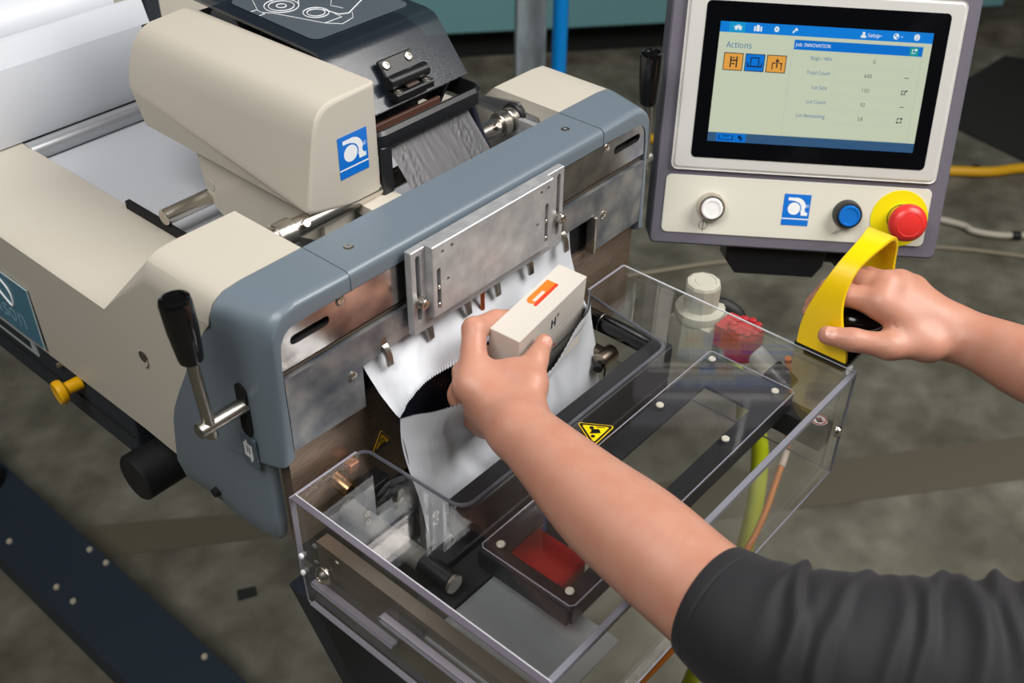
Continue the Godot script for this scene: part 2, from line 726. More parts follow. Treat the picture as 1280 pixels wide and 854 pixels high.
# one end of the machine: a moulded grey casting whose skin runs from a front rim back to the beige arm
func end_casting(right: bool) -> Soup:
	var s := Soup.new()
	# [front x, front y, front z, back x, back y, back z, inner x, inner y] down the side, from the seam round the corner to the bottom
	var pr := [
		[-0.0004, 1.02, 0.0, -0.0004, 1.02, -0.053, -0.0004, 1.005],
		[-0.03, 1.02, 0.0, -0.03, 1.02, -0.053, -0.03, 1.0045],
		[-0.052, 1.02, 0.0, -0.058, 1.02, -0.053, -0.052, 1.0035],
		[-0.063, 1.0175, 0.0, -0.074, 1.0185, -0.0525, -0.06, 1.0025],
		[-0.071, 1.0115, 0.0, -0.0835, 1.0135, -0.052, -0.065, 0.9985],
		[-0.0758, 1.003, 0.0, -0.0885, 1.004, -0.054, -0.0685, 0.992],
		[-0.0772, 0.99, 0.0, -0.0905, 0.985, -0.063, -0.07, 0.982],
		[-0.0785, 0.95, 0.0, -0.0925, 0.95, -0.085, -0.071, 0.95],
		[-0.0805, 0.9, 0.0, -0.0935, 0.9, -0.114, -0.071, 0.9],
		[-0.082, 0.879, 0.0, -0.0935, 0.874, -0.128, -0.071, 0.884],
		[-0.082, 0.876, -0.004, -0.0935, 0.868, -0.13, -0.071, 0.88],
		[-0.0825, 0.872, -0.024, -0.0935, 0.86, -0.133, -0.072, 0.875],
		[-0.0835, 0.84, -0.022, -0.093, 0.83, -0.14, -0.073, 0.84],
		[-0.085, 0.806, -0.02, -0.0915, 0.804, -0.147, -0.074, 0.806],
		[-0.084, 0.787, -0.021, -0.089, 0.785, -0.143, -0.075, 0.79],
		[-0.08, 0.78, -0.024, -0.084, 0.7785, -0.137, -0.076, 0.784],
	]
	var rows := []
	for q in pr:
		var f := Vector3(q[0], q[1], q[2])
		var b := Vector3(q[3], q[4], q[5])
		var i := Vector3(q[6], q[7], q[2])
		var out := (f - i).normalized()
		var row := []
		row.append(i + Vector3(0, 0, -0.02))
		row.append(i)
		row.append(f - out * 0.0045)
		row.append(f - out * 0.0018 + Vector3(0, 0, -0.0012))
		row.append(f + Vector3(0, 0, -0.0045))
		for t in [0.15, 0.35, 0.6, 0.8, 1.0]:
			var p := f.lerp(b, t)
			if q[1] < 1.0:
				p.x -= 0.0035 * sin(minf(t * 1.6, 1.0) * PI) * smoothstep(1.0, 0.97, q[1])
			row.append(p)
		row.append(b + Vector3(0.02, -0.012, 0.0))
		rows.append(row)
	sheet(s, rows, true)
	# end face at the seam
	return s.mirrored(MID) if right else s

func side_arm(right: bool) -> Soup:
	var s := Soup.new()
	# outline of the side, (-z, y); the front edge leans back along the grey casting
	var o := PackedVector2Array([Vector2(0.0535, 1.02), Vector2(0.054, 1.004), Vector2(0.063, 0.985), Vector2(0.085, 0.95), Vector2(0.114, 0.9), Vector2(0.133, 0.86), Vector2(0.1475, 0.804)])
	o.append_array(PackedVector2Array([Vector2(0.2, 0.8065), Vector2(1.15, 0.8065), Vector2(1.15, 0.937), Vector2(0.212, 0.937), Vector2(0.134, 1.02)]))
	# rings across x: outer side, drafted lower flank, rounded top
	var xs := [[-0.0905, 0.024], [-0.0885, 0.016], [-0.0835, 0.0065], [-0.074, 0.0015], [-0.058, 0.0], [-0.0008, 0.0]]
	var rings := []
	for x in xs:
		var ring := []
		for k in o.size():
			var p := o[k]
			var xx: float = x[0]
			var y := p.y
			if y > 0.99:
				y = minf(y, 1.02 - x[1])
			elif y > 0.93 and k >= 9:
				y -= x[1] * 0.12
			if y < 0.84:
				xx = maxf(xx, -0.088)
			if xx > -0.01 and k in [8, 9, 10]:
				xx = 0.0165 if k == 10 else 0.0135
			ring.append(Vector3(xx, y, -p.x))
		rings.append(ring)
	loft(s, rings, false)
	# the two flat flanks
	for e in [0, rings.size() - 1]:
		var poly := PackedVector2Array()
		for p in rings[e]:
			poly.push_back(Vector2(p.z, p.y))
		var idx := Geometry2D.triangulate_polygon(poly)
		for i in range(0, idx.size(), 3):
			var q := [rings[e][idx[i]], rings[e][idx[i + 1]], rings[e][idx[i + 2]]]
			var nx: float = (q[1] - q[0]).cross(q[2] - q[0]).x
			if (e == 0) != (nx < 0):
				q = [q[0], q[2], q[1]]
			s.tri(q[0], q[1], q[2])
	return s.mirrored(MID) if right else s

func mirror_x(x: float, right: bool) -> float:
	return 2.0 * MID - x if right else x

func machine() -> void:
	var o := thing("bagging_machine", "beige and grey-blue bagging machine with polished steel front plates and a long grey front bar", "machine", Vector3(MID, 0.78, -0.05))
	var s: Soup
	for right in [false, true]:
		var c := part(o, "end_casting", end_casting(right), M.blue)
		part(o, "side_housing", side_arm(right), M.beige)
		# slot in the side and the little white sticker below it
		var sx := mirror_x(-0.0893, right)
		if not right:
			s = Soup.new()
			ext(s, rrect(-0.0385, 0.9, -0.0265, 0.951, 0.0059), 0.0865, 0.0886, LEFT)
			part(c, "lever_slot", s, M.dark, "dark oval slot")
			s = Soup.new()
			ext(s, rrect(-0.042, 0.868, -0.024, 0.899, 0.0015), 0.0878, 0.0893, LEFT)
			part(c, "sticker", s, mat("grey sticker", rgb(88, 100, 112), 0.3))
			s = Soup.new()
			for r in [[-0.039, 0.877, -0.0285, 0.891], [-0.0365, 0.891, -0.034, 0.8945], [-0.0325, 0.8735, -0.03, 0.877]]:
				ext(s, rrect(r[0], r[1], r[2], r[3], 0.001), 0.0893, 0.0895, LEFT)
			part(c, "sticker_symbol", s, M.white)
			s = Soup.new()
			for r in [[-0.0352, 0.882, -0.0342, 0.889], [-0.0328, 0.881, -0.0318, 0.888]]:
				ext(s, rrect(r[0], r[1], r[2], r[3]), 0.0895, 0.0896, LEFT)
			part(c, "sticker_line", s, M.ink)
			s = Soup.new()
			ext(s, circ(-0.094, 0.799, 0.0042), 0.0885, 0.0935, LEFT)
			part(c, "bolt_hole", s, M.dark)
		# clamping lever
		s = Soup.new()
		rod(s, Vector3(mirror_x(-0.07, right), 0.931, -0.032), Vector3(mirror_x(-0.1285, right), 0.931, -0.032), 0.0062, 24, 0.0008)
		var lev := part(o, "lever", s, M.dullsteel)
		s = Soup.new()
		rod(s, Vector3(mirror_x(-0.1185, right), 0.921, -0.0305), Vector3(mirror_x(-0.1212, right), 1.003, -0.034), 0.0046)
		part(lev, "lever_rod", s, M.dullsteel)
		s = Soup.new()
		lathe(s, [Vector2(0, 0), Vector2(0.0072, 0), Vector2(0.0086, 0.0012), Vector2(0.0092, 0.004), Vector2(0.0112, 0.028), Vector2(0.0116, 0.05), Vector2(0.0108, 0.0535), Vector2(0.0085, 0.0545), Vector2(0.0078, 0.053), Vector2(0, 0.053)], along(Vector3(mirror_x(-0.1205, right), 0.992, -0.0335), Vector3(mirror_x(-0.1225, right), 1.05, -0.0362)), 32)
		part(lev, "lever_knob", s, M.gloss)
	# round hole in the left arm's flank; two discs paint its lit and dark inside
	s = Soup.new()
	ext(s, circ(-0.167, 0.905, 0.0078), 0.0902, 0.0909, LEFT)
	part(o, "side_hole", s, mat("hole lit tone", rgb(188, 184, 172), 0.6), "round recess in the flank")
	s = Soup.new()
	ext(s, circ(-0.1645, 0.909, 0.0052), 0.0905, 0.0912, LEFT)
	part(o, "side_hole", s, mat("hole shade tone", rgb(70, 66, 58), 0.7))
	# black gap strip along the arm
	s = Soup.new()
	box(s, 0.0125, 0.925, -0.335, 0.0175, 0.945, -0.235, 0.001)
	part(o, "edge_strip", s, M.dark)
	# front bar
	s = Soup.new()
	var ps := PackedVector2Array([Vector2(0.053, 0.96), Vector2(0.053, 1.02), Vector2(0.0055, 1.02), Vector2(0.0032, 1.0195), Vector2(0.0012, 1.0178), Vector2(0.0002, 1.0155), Vector2(0.0, 1.0125), Vector2(0.0, 1.0048), Vector2(0.012, 1.0048), Vector2(0.012, 0.96)])
	ext(s, ps, 0.0004, 0.3091, SIDE)
	var bar := part(o, "front_bar", s, M.blue)
	for x in [0.024, 0.2875]:
		screw(bar, Vector3(x, 1.0196, -0.0275), Vector3.UP, 0.0042, M.chrome, 0.0009)
	# core behind the plates
	s = Soup.new()
	box(s, -0.07, 0.87, -0.05, 0.379, 1.0, -0.012)
	part(o, "core", s, M.dark)
	# upper face plates
	var z0 := -0.006
	s = Soup.new()
	ext(s, PackedVector2Array([Vector2(-0.0705, 0.9685), Vector2(0.36, 0.9685), Vector2(0.3795, 0.9685), Vector2(0.3785, 0.99), Vector2(0.374, 0.9995), Vector2(0.366, 1.0035), Vector2(-0.0555, 1.0035), Vector2(-0.0655, 0.998), Vector2(-0.07, 0.988)]), z0, -0.001, Transform3D(), 0.0, [slot(-0.0555, 0.9905, -0.0265, 0.9905, 0.0042), slot(0.333, 0.9905, 0.366, 0.9905, 0.0042)])
	var up := part(o, "upper_face_plate", s, M.mirror, "polished steel plate with two oblong slots")
	screw(up, Vector3(-0.0105, 1.0005, -0.001), Vector3(0, 0, 1), 0.0044, M.chrome, 0.0012)
	screw(up, Vector3(0.3165, 0.9985, -0.001), Vector3(0, 0, 1), 0.0044, M.chrome, 0.0012)
	# dark groove with a thin rail
	s = Soup.new()
	box(s, -0.07, 0.963, -0.007, 0.379, 0.9655, -0.003)
	part(o, "slide_rail", s, mat("worn rail", rgb(96, 84, 72), 0.55, 0.6))
	# lower face plates: deep at both ends, shallow between
	s = Soup.new()
	ext(s, PackedVector2Array([Vector2(-0.0705, 0.8915), Vector2(0.0035, 0.889), Vector2(0.0035, 0.93), Vector2(0.05, 0.9335), Vector2(0.25, 0.9335), Vector2(0.25, 0.961), Vector2(-0.0705, 0.961)]), z0, 0.0005, Transform3D(), 0.0)
	var lp := part(o, "lower_face_plate", s, M.steel)
	screw(lp, Vector3(-0.0075, 0.927, 0.0005), Vector3(0, 0, 1), 0.0044, M.chrome, 0.0014)
	s = Soup.new()
	ext(s, PackedVector2Array([Vector2(0.2505, 0.9335), Vector2(0.303, 0.9335), Vector2(0.303, 0.893), Vector2(0.379, 0.893), Vector2(0.379, 0.961), Vector2(0.2505, 0.961)]), z0, 0.0005, Transform3D(), 0.0)
	lp = part(o, "lower_face_plate", s, M.steel)
	screw(lp, Vector3(0.3165, 0.928, 0.0005), Vector3(0, 0, 1), 0.0044, M.chrome, 0.0014)
	s = Soup.new()
	box(s, 0.2995, 0.892, -0.006, 0.303, 0.9325, 0.004, 0.0006)
	part(lp, "flange", s, M.chrome)
	# brownish stainless plate under the front
	s = Soup.new()
	box(s, -0.072, 0.78, -0.02, 0.381, 0.892, -0.008)
	var bp := part(o, "back_plate", s, M.backplate)
	screw(bp, Vector3(-0.006, 0.835, -0.008), Vector3(0, 0, 1), 0.0044, M.chrome, 0.0014)
	warning(o, Transform3D(Basis(), Vector3(0.0235, 0.8315, -0.0078)), 0.022, true)
	s = Soup.new()
	box(s, -0.04, 0.7, -0.06, 0.35, 0.742, -0.022)
	part(o, "lower_beam", s, M.darkmetal)
	# the guide with its slots
	guide(o)
	# shafts inside, between the arms
	s = Soup.new()
	rod(s, Vector3(0.0, 1.0, -0.104), Vector3(0.312, 1.0, -0.104), 0.0085, 28)
	var sh := part(o, "drive_shaft", s, M.chrome)
	for x in [[0.012, 0.03], [0.281, 0.292], [0.294, 0.303]]:
		s = Soup.new()
		rod(s, Vector3(x[0], 1.0, -0.104), Vector3(x[1], 1.0, -0.104), 0.0118, 28, 0.001)
		part(sh, "shaft_collar", s, M.chrome)
	s = Soup.new()
	rod(s, Vector3(0.303, 1.0, -0.104), Vector3(0.3105, 1.0, -0.104), 0.0145, 28, 0.001)
	part(sh, "bearing", s, M.darkmetal)
	for x in [0.038, 0.272]:
		s = Soup.new()
		rod(s, Vector3(x, 1.004, -0.098), Vector3(x, 1.0075, -0.0935), 0.0036, 16)
		part(sh, "set_screw", s, M.chrome)
	s = Soup.new()
	rod(s, Vector3(0.0125, 0.9525, -0.27), Vector3(0.3, 0.9525, -0.27), 0.0078, 24)
	part(o, "idler_shaft", s, M.chrome)
	# bright plate on the inner face of the far arm
	s = Soup.new()
	ext(s, PackedVector2Array([Vector2(0.057, 0.945), Vector2(0.2, 0.945), Vector2(0.163, 0.99), Vector2(0.144, 1.0095), Vector2(0.1, 1.016), Vector2(0.097, 1.009), Vector2(0.075, 1.008), Vector2(0.073, 1.0), Vector2(0.057, 1.0)]), 0.3055, 0.3098, SIDE)
	var inner := part(o, "bearing_plate", s, M.brushed)
	for q in [[-0.127, 0.996], [-0.107, 1.0065], [-0.0905, 0.9985]]:
		s = Soup.new()
		rod(s, Vector3(0.3058, q[1], q[0]), Vector3(0.3042, q[1], q[0]), 0.0026, 14, 0.0005)
		part(inner, "screw", s, M.chrome)
	s = Soup.new()
	box(s, 0.298, 0.96, -0.1, 0.305, 1.004, -0.056, 0.0006)
	part(o, "bearing_block", s, M.alu)
	# deck between the arms, under the film
	s = Soup.new()
	box(s, 0.002, 0.83, -0.5, 0.307, 0.86, -0.06)
	part(o, "deck", s, M.darkmetal)
	# dark body below the arms
	s = Soup.new()
	box(s, -0.081, 0.74, -1.15, 0.391, 0.806, -0.235, 0.002)
	var body := part(o, "lower_body", s, M.navy)
	s = Soup.new()
	box(s, -0.0822, 0.7655, -1.15, -0.0808, 0.767, -0.24)
	part(body, "panel_seam", s, M.dark)
	s = Soup.new()
	lathe(s, [Vector2(0, 0), Vector2(0.0068, 0), Vector2(0.0068, 0.014), Vector2(0.0075, 0.0155), Vector2(0.0115, 0.0175), Vector2(0.0125, 0.02), Vector2(0.0125, 0.0235), Vector2(0.011, 0.0255), Vector2(0.006, 0.0245), Vector2(0, 0.0243)], along(Vector3(-0.0815, 0.789, -0.322), Vector3(-0.2, 0.782, -0.335)), 24)
	part(body, "pull_knob", s, M.knobyellow, "yellow pull knob")
	s = Soup.new()
	rod(s, Vector3(-0.08, 0.797, -0.35), Vector3(-0.088, 0.797, -0.352), 0.003, 12)
	part(body, "latch_pin", s, M.chrome)
	# white plate with a dark slot at the very left
	s = Soup.new()
	ext(s, PackedVector2Array([Vector2(-0.52, 0.778), Vector2(-0.402, 0.778), Vector2(-0.405, 0.798), Vector2(-0.52, 0.798)]), 0.0812, 0.0826, LEFT)
	part(body, "name_plate", s, mat("grey white plate", rgb(175, 182, 186), 0.4))
	s = Soup.new()
	ext(s, rrect(-0.51, 0.783, -0.412, 0.793, 0.002), 0.0826, 0.0829, LEFT)
	part(body, "plate_window", s, M.navy)
	# black bumper
	s = Soup.new()
	lathe(s, [Vector2(0, 0), Vector2(0.0225, 0), Vector2(0.0245, 0.002), Vector2(0.0245, 0.12), Vector2(0, 0.12)], along(Vector3(-0.1, 0.735, -0.224), Vector3(0.0, 0.7352, -0.224)), 32)
	part(o, "bumper", s, M.rubber, "black rubber roller end")
	# teal label with lettering
	s = Soup.new()
	ext(s, rrect(-0.7, 0.815, -0.358, 0.884), 0.0905, 0.0914, LEFT)
	var lab := part(o, "side_label", s, mat("teal label", rgb(72, 120, 142), 0.4), "teal lettered label on the flank")
	s = Soup.new()
	for r in [[-0.7, 0.8838, -0.3575, 0.885], [-0.3588, 0.815, -0.3575, 0.884]]:
		ext(s, rrect(r[0], r[1], r[2], r[3]), 0.0905, 0.0916, LEFT)
	part(lab, "label_border", s, mat("pale border", rgb(180, 200, 205), 0.4))
	var lx := Transform3D(Basis(Vector3(0, 0, 1), Vector3(0, 1, 0), Vector3(-1, 0, 0)), Vector3(-0.0916, 0.836, -0.412))
	letters(lab, "lettering", "ason", 0.028, lx, mat("pale teal print", rgb(128, 166, 180), 0.4))
	s = Soup.new()
	var loop := []
	for p in [[-0.43, 0.872], [-0.412, 0.8745], [-0.399, 0.868], [-0.396, 0.858], [-0.4, 0.848], [-0.412, 0.852], [-0.43, 0.862]]:
		loop.append(Vector3(-0.0916, p[1], p[0]))
	tube(s, spline(loop, 4), [0.0012], 8)
	part(lab, "emblem", s, M.white)
	# stand
	var st := thing("machine_stand", "dark navy steel stand with a broad bolted foot under the machine", "stand", Vector3(0.0, 0.0, -0.5))
	s = Soup.new()
	box(s, -0.062, 0.04, -1.25, 0.053, 0.09, 0.25, 0.004)
	var foot := part(st, "foot_beam", s, mat("foot navy", rgb(46, 56, 68), 0.5))
	for q in [[-0.033, -0.955], [0.043, -0.79], [0.045, -0.745], [-0.035, -0.905], [-0.035, -0.76], [-0.033, -0.715], [0.04, -0.475]]:
		s = Soup.new()
		lathe(s, [Vector2(0.0052, 0), Vector2(0.0052, 0.002), Vector2(0.004, 0.0042), Vector2(0, 0.005)], Transform3D(Basis(), Vector3(q[0], 0.09, q[1])), 12)
		part(foot, "bolt", s, mat("pale bolt", rgb(196, 186, 166), 0.4))
	s = Soup.new()
	rod(s, Vector3(0.01, 0.09, -1.06), Vector3(0.01, 0.12, -1.06), 0.028)
	part(st, "levelling_foot", s, M.rubber)
	s = Soup.new()
	ext(s, PackedVector2Array([Vector2(0.085, 0.0), Vector2(0.3, 0.0), Vector2(0.34, 0.7), Vector2(-0.069, 0.7)]), -0.045, -0.02, Transform3D(), 0.003)
	part(st, "column", s, M.navy)

func slot(x0: float, y0: float, x1: float, y1: float, r: float) -> PackedVector2Array:
	var p := PackedVector2Array()
	var a := Vector2(x0, y0)
	var b := Vector2(x1, y1)
	var d := (b - a).angle()
	for k in 7:
		p.push_back(b + Vector2.from_angle(d - PI / 2 + PI * k / 6) * r)
	for k in 7:
		p.push_back(a + Vector2.from_angle(d + PI / 2 + PI * k / 6) * r)
	return p

func tri_round(c: Vector2, w: float, r: float) -> PackedVector2Array:
	var p := PackedVector2Array()
	var h := w * 0.866
	var q := [c + Vector2(-w / 2 + r * 1.6, -h / 3 + r), c + Vector2(w / 2 - r * 1.6, -h / 3 + r), c + Vector2(0, h * 2 / 3 - r * 1.9)]
	for i in 3:
		var a0 := deg_to_rad(150.0 + 120.0 * i)
		for k in 5:
			p.push_back(q[i] + Vector2.from_angle(a0 + deg_to_rad(120.0) * k / 4) * r)
	return p

# yellow warning triangle: plate, black border, symbol
func warning(p: Node3D, xf: Transform3D, w: float, heat: bool) -> void:
	var s := Soup.new()
	ext(s, tri_round(Vector2.ZERO, w, w * 0.06), 0.0, 0.0004, xf)
	var t := part(p, "warning_triangle", s, M.yellow if not heat else mat("orange sign", rgb(250, 192, 24), 0.4), "yellow warning triangle")
	s = Soup.new()
	ext(s, tri_round(Vector2.ZERO, w * 0.93, w * 0.05), 0.0004, 0.0006, xf, 0.0, [tri_round(Vector2.ZERO, w * 0.74, w * 0.04)])
	part(t, "sign_border", s, M.ink if heat else M.black)
	s = Soup.new()
	if heat:
		for i in 3:
			var x := (i - 1) * w * 0.1
			var pts := []
			for k in 7:
				pts.append(xf * Vector3(x + sin(k * 1.05) * w * 0.022, w * (-0.1 + 0.05 * k - (0.05 if i != 1 else 0.0)), 0.0006))
			tube(s, pts, [w * 0.017], 6)
		box(s, -w * 0.18, -w * 0.17, 0.0004, w * 0.18, -w * 0.14, 0.0007, 0.0, xf)
	else:
		# a hand between two rollers
		for q in [[-0.14, 0.03, 0.12, 0.09, 0.03], [-0.13, -0.02, 0.1, 0.03, 0.03], [-0.1, -0.07, 0.1, -0.03, 0.03]]:
			tube(s, [xf * Vector3(q[0] * w, q[1] * w, 0.0006), xf * Vector3(q[2] * w, q[3] * w, 0.0006)], [q[4] * w * 0.75], 6)
		ext(s, circ(0.04 * w, 0.2 * w, 0.055 * w, 14), 0.0004, 0.0007, xf)
		ext(s, circ(0.1 * w, -0.12 * w, 0.06 * w, 14), 0.0004, 0.0007, xf)
		ext(s, rrect(-0.24 * w, -0.18 * w, -0.02 * w, -0.155 * w), 0.0004, 0.0007, xf)
	part(t, "sign_symbol", s, M.black)

func guide(o: Node3D) -> void:
	var s := Soup.new()
	# back wings with one long slot each
	ext(s, rrect(0.0512, 0.9375, 0.239, 1.0165, 0.001), 0.004, 0.011, Transform3D(), 0.0006, [slot(0.0585, 0.951, 0.0585, 1.009, 0.0024), slot(0.2315, 0.951, 0.2315, 1.009, 0.0024)])
	var g := part(o, "guide_bracket", s, M.alu, "slotted aluminium bracket")
	s = Soup.new()
	ext(s, rrect(0.0668, 0.951, 0.2145, 1.0175, 0.0), 0.009, 0.0187, Transform3D(), 0.0007, [slot(0.0735, 0.9595, 0.0735, 0.994, 0.0022), slot(0.2065, 0.9595, 0.2065, 0.994, 0.0022),
		circ(0.0785, 1.0095, 0.0017, 12), circ(0.089, 1.0105, 0.0017, 12), circ(0.084, 0.9815, 0.0017, 12), circ(0.199, 1.0095, 0.0017, 12), circ(0.208, 1.0105, 0.0017, 12), circ(0.1945, 0.98, 0.0017, 12)])
	var f := part(o, "guide_plate", s, M.alu, "ground aluminium plate with slots and holes")
	s = Soup.new()
	box(s, 0.0675, 0.952, 0.0092, 0.2138, 1.0165, 0.0105)
	part(f, "backing", s, M.darkmetal)
	s = Soup.new()
	box(s, 0.0515, 0.94, 0.0035, 0.2385, 1.013, 0.0045)
	part(g, "backing", s, M.darkmetal)
	for x in [0.0585, 0.2315]:
		s = Soup.new()
		lathe(s, [Vector2(0, 0), Vector2(0.0052, 0), Vector2(0.0052, 0.0025), Vector2(0.0044, 0.003), Vector2(0.0044, 0.007), Vector2(0.0038, 0.0076), Vector2(0.0022, 0.0076), Vector2(0.0018, 0.005), Vector2(0, 0.005)], along(Vector3(x, 0.9685, 0.0105), Vector3(x, 0.9685, 0.03)), 20)
		part(g, "cap_screw", s, M.chrome)
	for x in [0.0735, 0.2065]:
		for y in [0.978, 0.9612]:
			s = Soup.new()
			rod(s, Vector3(x, y, 0.0105), Vector3(x, y, 0.0192), 0.002, 14)
			part(f, "pin", s, M.chrome)
	# small grey fingers under the guide
	for x in [0.0275, 0.0745, 0.1205, 0.158, 0.2025, 0.253]:
		s = Soup.new()
		var pr := PackedVector2Array([Vector2(-0.003, 0.945), Vector2(-0.003, 0.9355), Vector2(0.0012, 0.932), Vector2(0.0036, 0.928), Vector2(0.0048, 0.9205), Vector2(0.0056, 0.9195), Vector2(0.007, 0.9195), Vector2(0.0078, 0.921), Vector2(0.0066, 0.93), Vector2(0.0036, 0.9365), Vector2(0.001, 0.9385), Vector2(0.0005, 0.945)])
		ext(s, pr, x - 0.0032, x + 0.0032, Transform3D(Basis(Vector3(0, 0, 1), Vector3(0, 1, 0), Vector3(-1, 0, 0)), Vector3(2 * x, 0, 0)) , 0.0006)
		part(o, "bag_finger", s, M.dullsteel)
	s = Soup.new()
	box(s, 0.1375, 0.896, 0.0035, 0.142, 0.94, 0.0052, 0.0004)
	part(o, "copper_strip", s, mat("copper", rgb(190, 92, 52), 0.3, 0.8), "thin copper coloured strip")

func logo_tex() -> ImageTexture:
	# blue mark: a white letter a with a filled bowl over a white line
	var w := 160
	var h := 190
	var im := Image.create(w, h, false, Image.FORMAT_RGB8)
	var b := rgb(6, 114, 212)
	for y in h:
		for x in w:
			var p := Vector2((x + 0.5) / w * 1.0, (y + 0.5) / w)   # 0..1 across, 0..1.19 down
			var on := false
			# flag: a stroke from the top left that swells over the bowl and runs down to the foot at the right
			var c := Vector2(0.47, 0.5)
			var d := p.distance_to(c)
			var bowl := p.distance_to(Vector2(0.41, 0.545))
			if p.y < 0.5 and d < 0.375 and d > 0.2 and p.x > 0.44:
				on = true
			if p.x > 0.16 and p.x <= 0.46 and p.y > 0.13 and p.y < 0.245 + 0.1 * maxf(0.0, p.x - 0.3):
				on = true
			if p.x >= 0.665 and p.x < 0.845 and p.y >= 0.48 and p.y < 0.68:
				on = true
			if p.y >= 0.68 and p.y < 0.795 and p.x > 0.69 and p.x < 0.93:
				on = true
			if p.distance_to(Vector2(0.845, 0.62)) < 0.12 and p.x > 0.8 and p.y > 0.5:
				on = p.distance_to(Vector2(0.93, 0.56)) > 0.12
			if bowl < 0.272:
				on = false
			if bowl < 0.232:
				on = true
			var rr := p.distance_to(Vector2(0.9, 0.42))
			if rr < 0.055 and (rr > 0.042 or (absf(p.x - 0.885) < 0.008 and absf(p.y - 0.42) < 0.028)):
				on = true
			if p.y > 0.915 and p.y < 0.955:
				on = true
			im.set_pixel(x, y, Color(0.95, 0.96, 0.97) if on else b)
	return ImageTexture.create_from_image(im)

func logo(p: Node3D, xf: Transform3D, w: float) -> void:
	var m := mat("logo print", Color.WHITE, 0.35)
	if m.albedo_texture == null:
		m.albedo_texture = logo_tex()
	var s := Soup.new()
	ext(s, rrect(-w / 2, -w * 0.594, w / 2, w * 0.594), 0.0, 0.0003, xf)
	part(p, "logo", s, m, "blue and white logo")

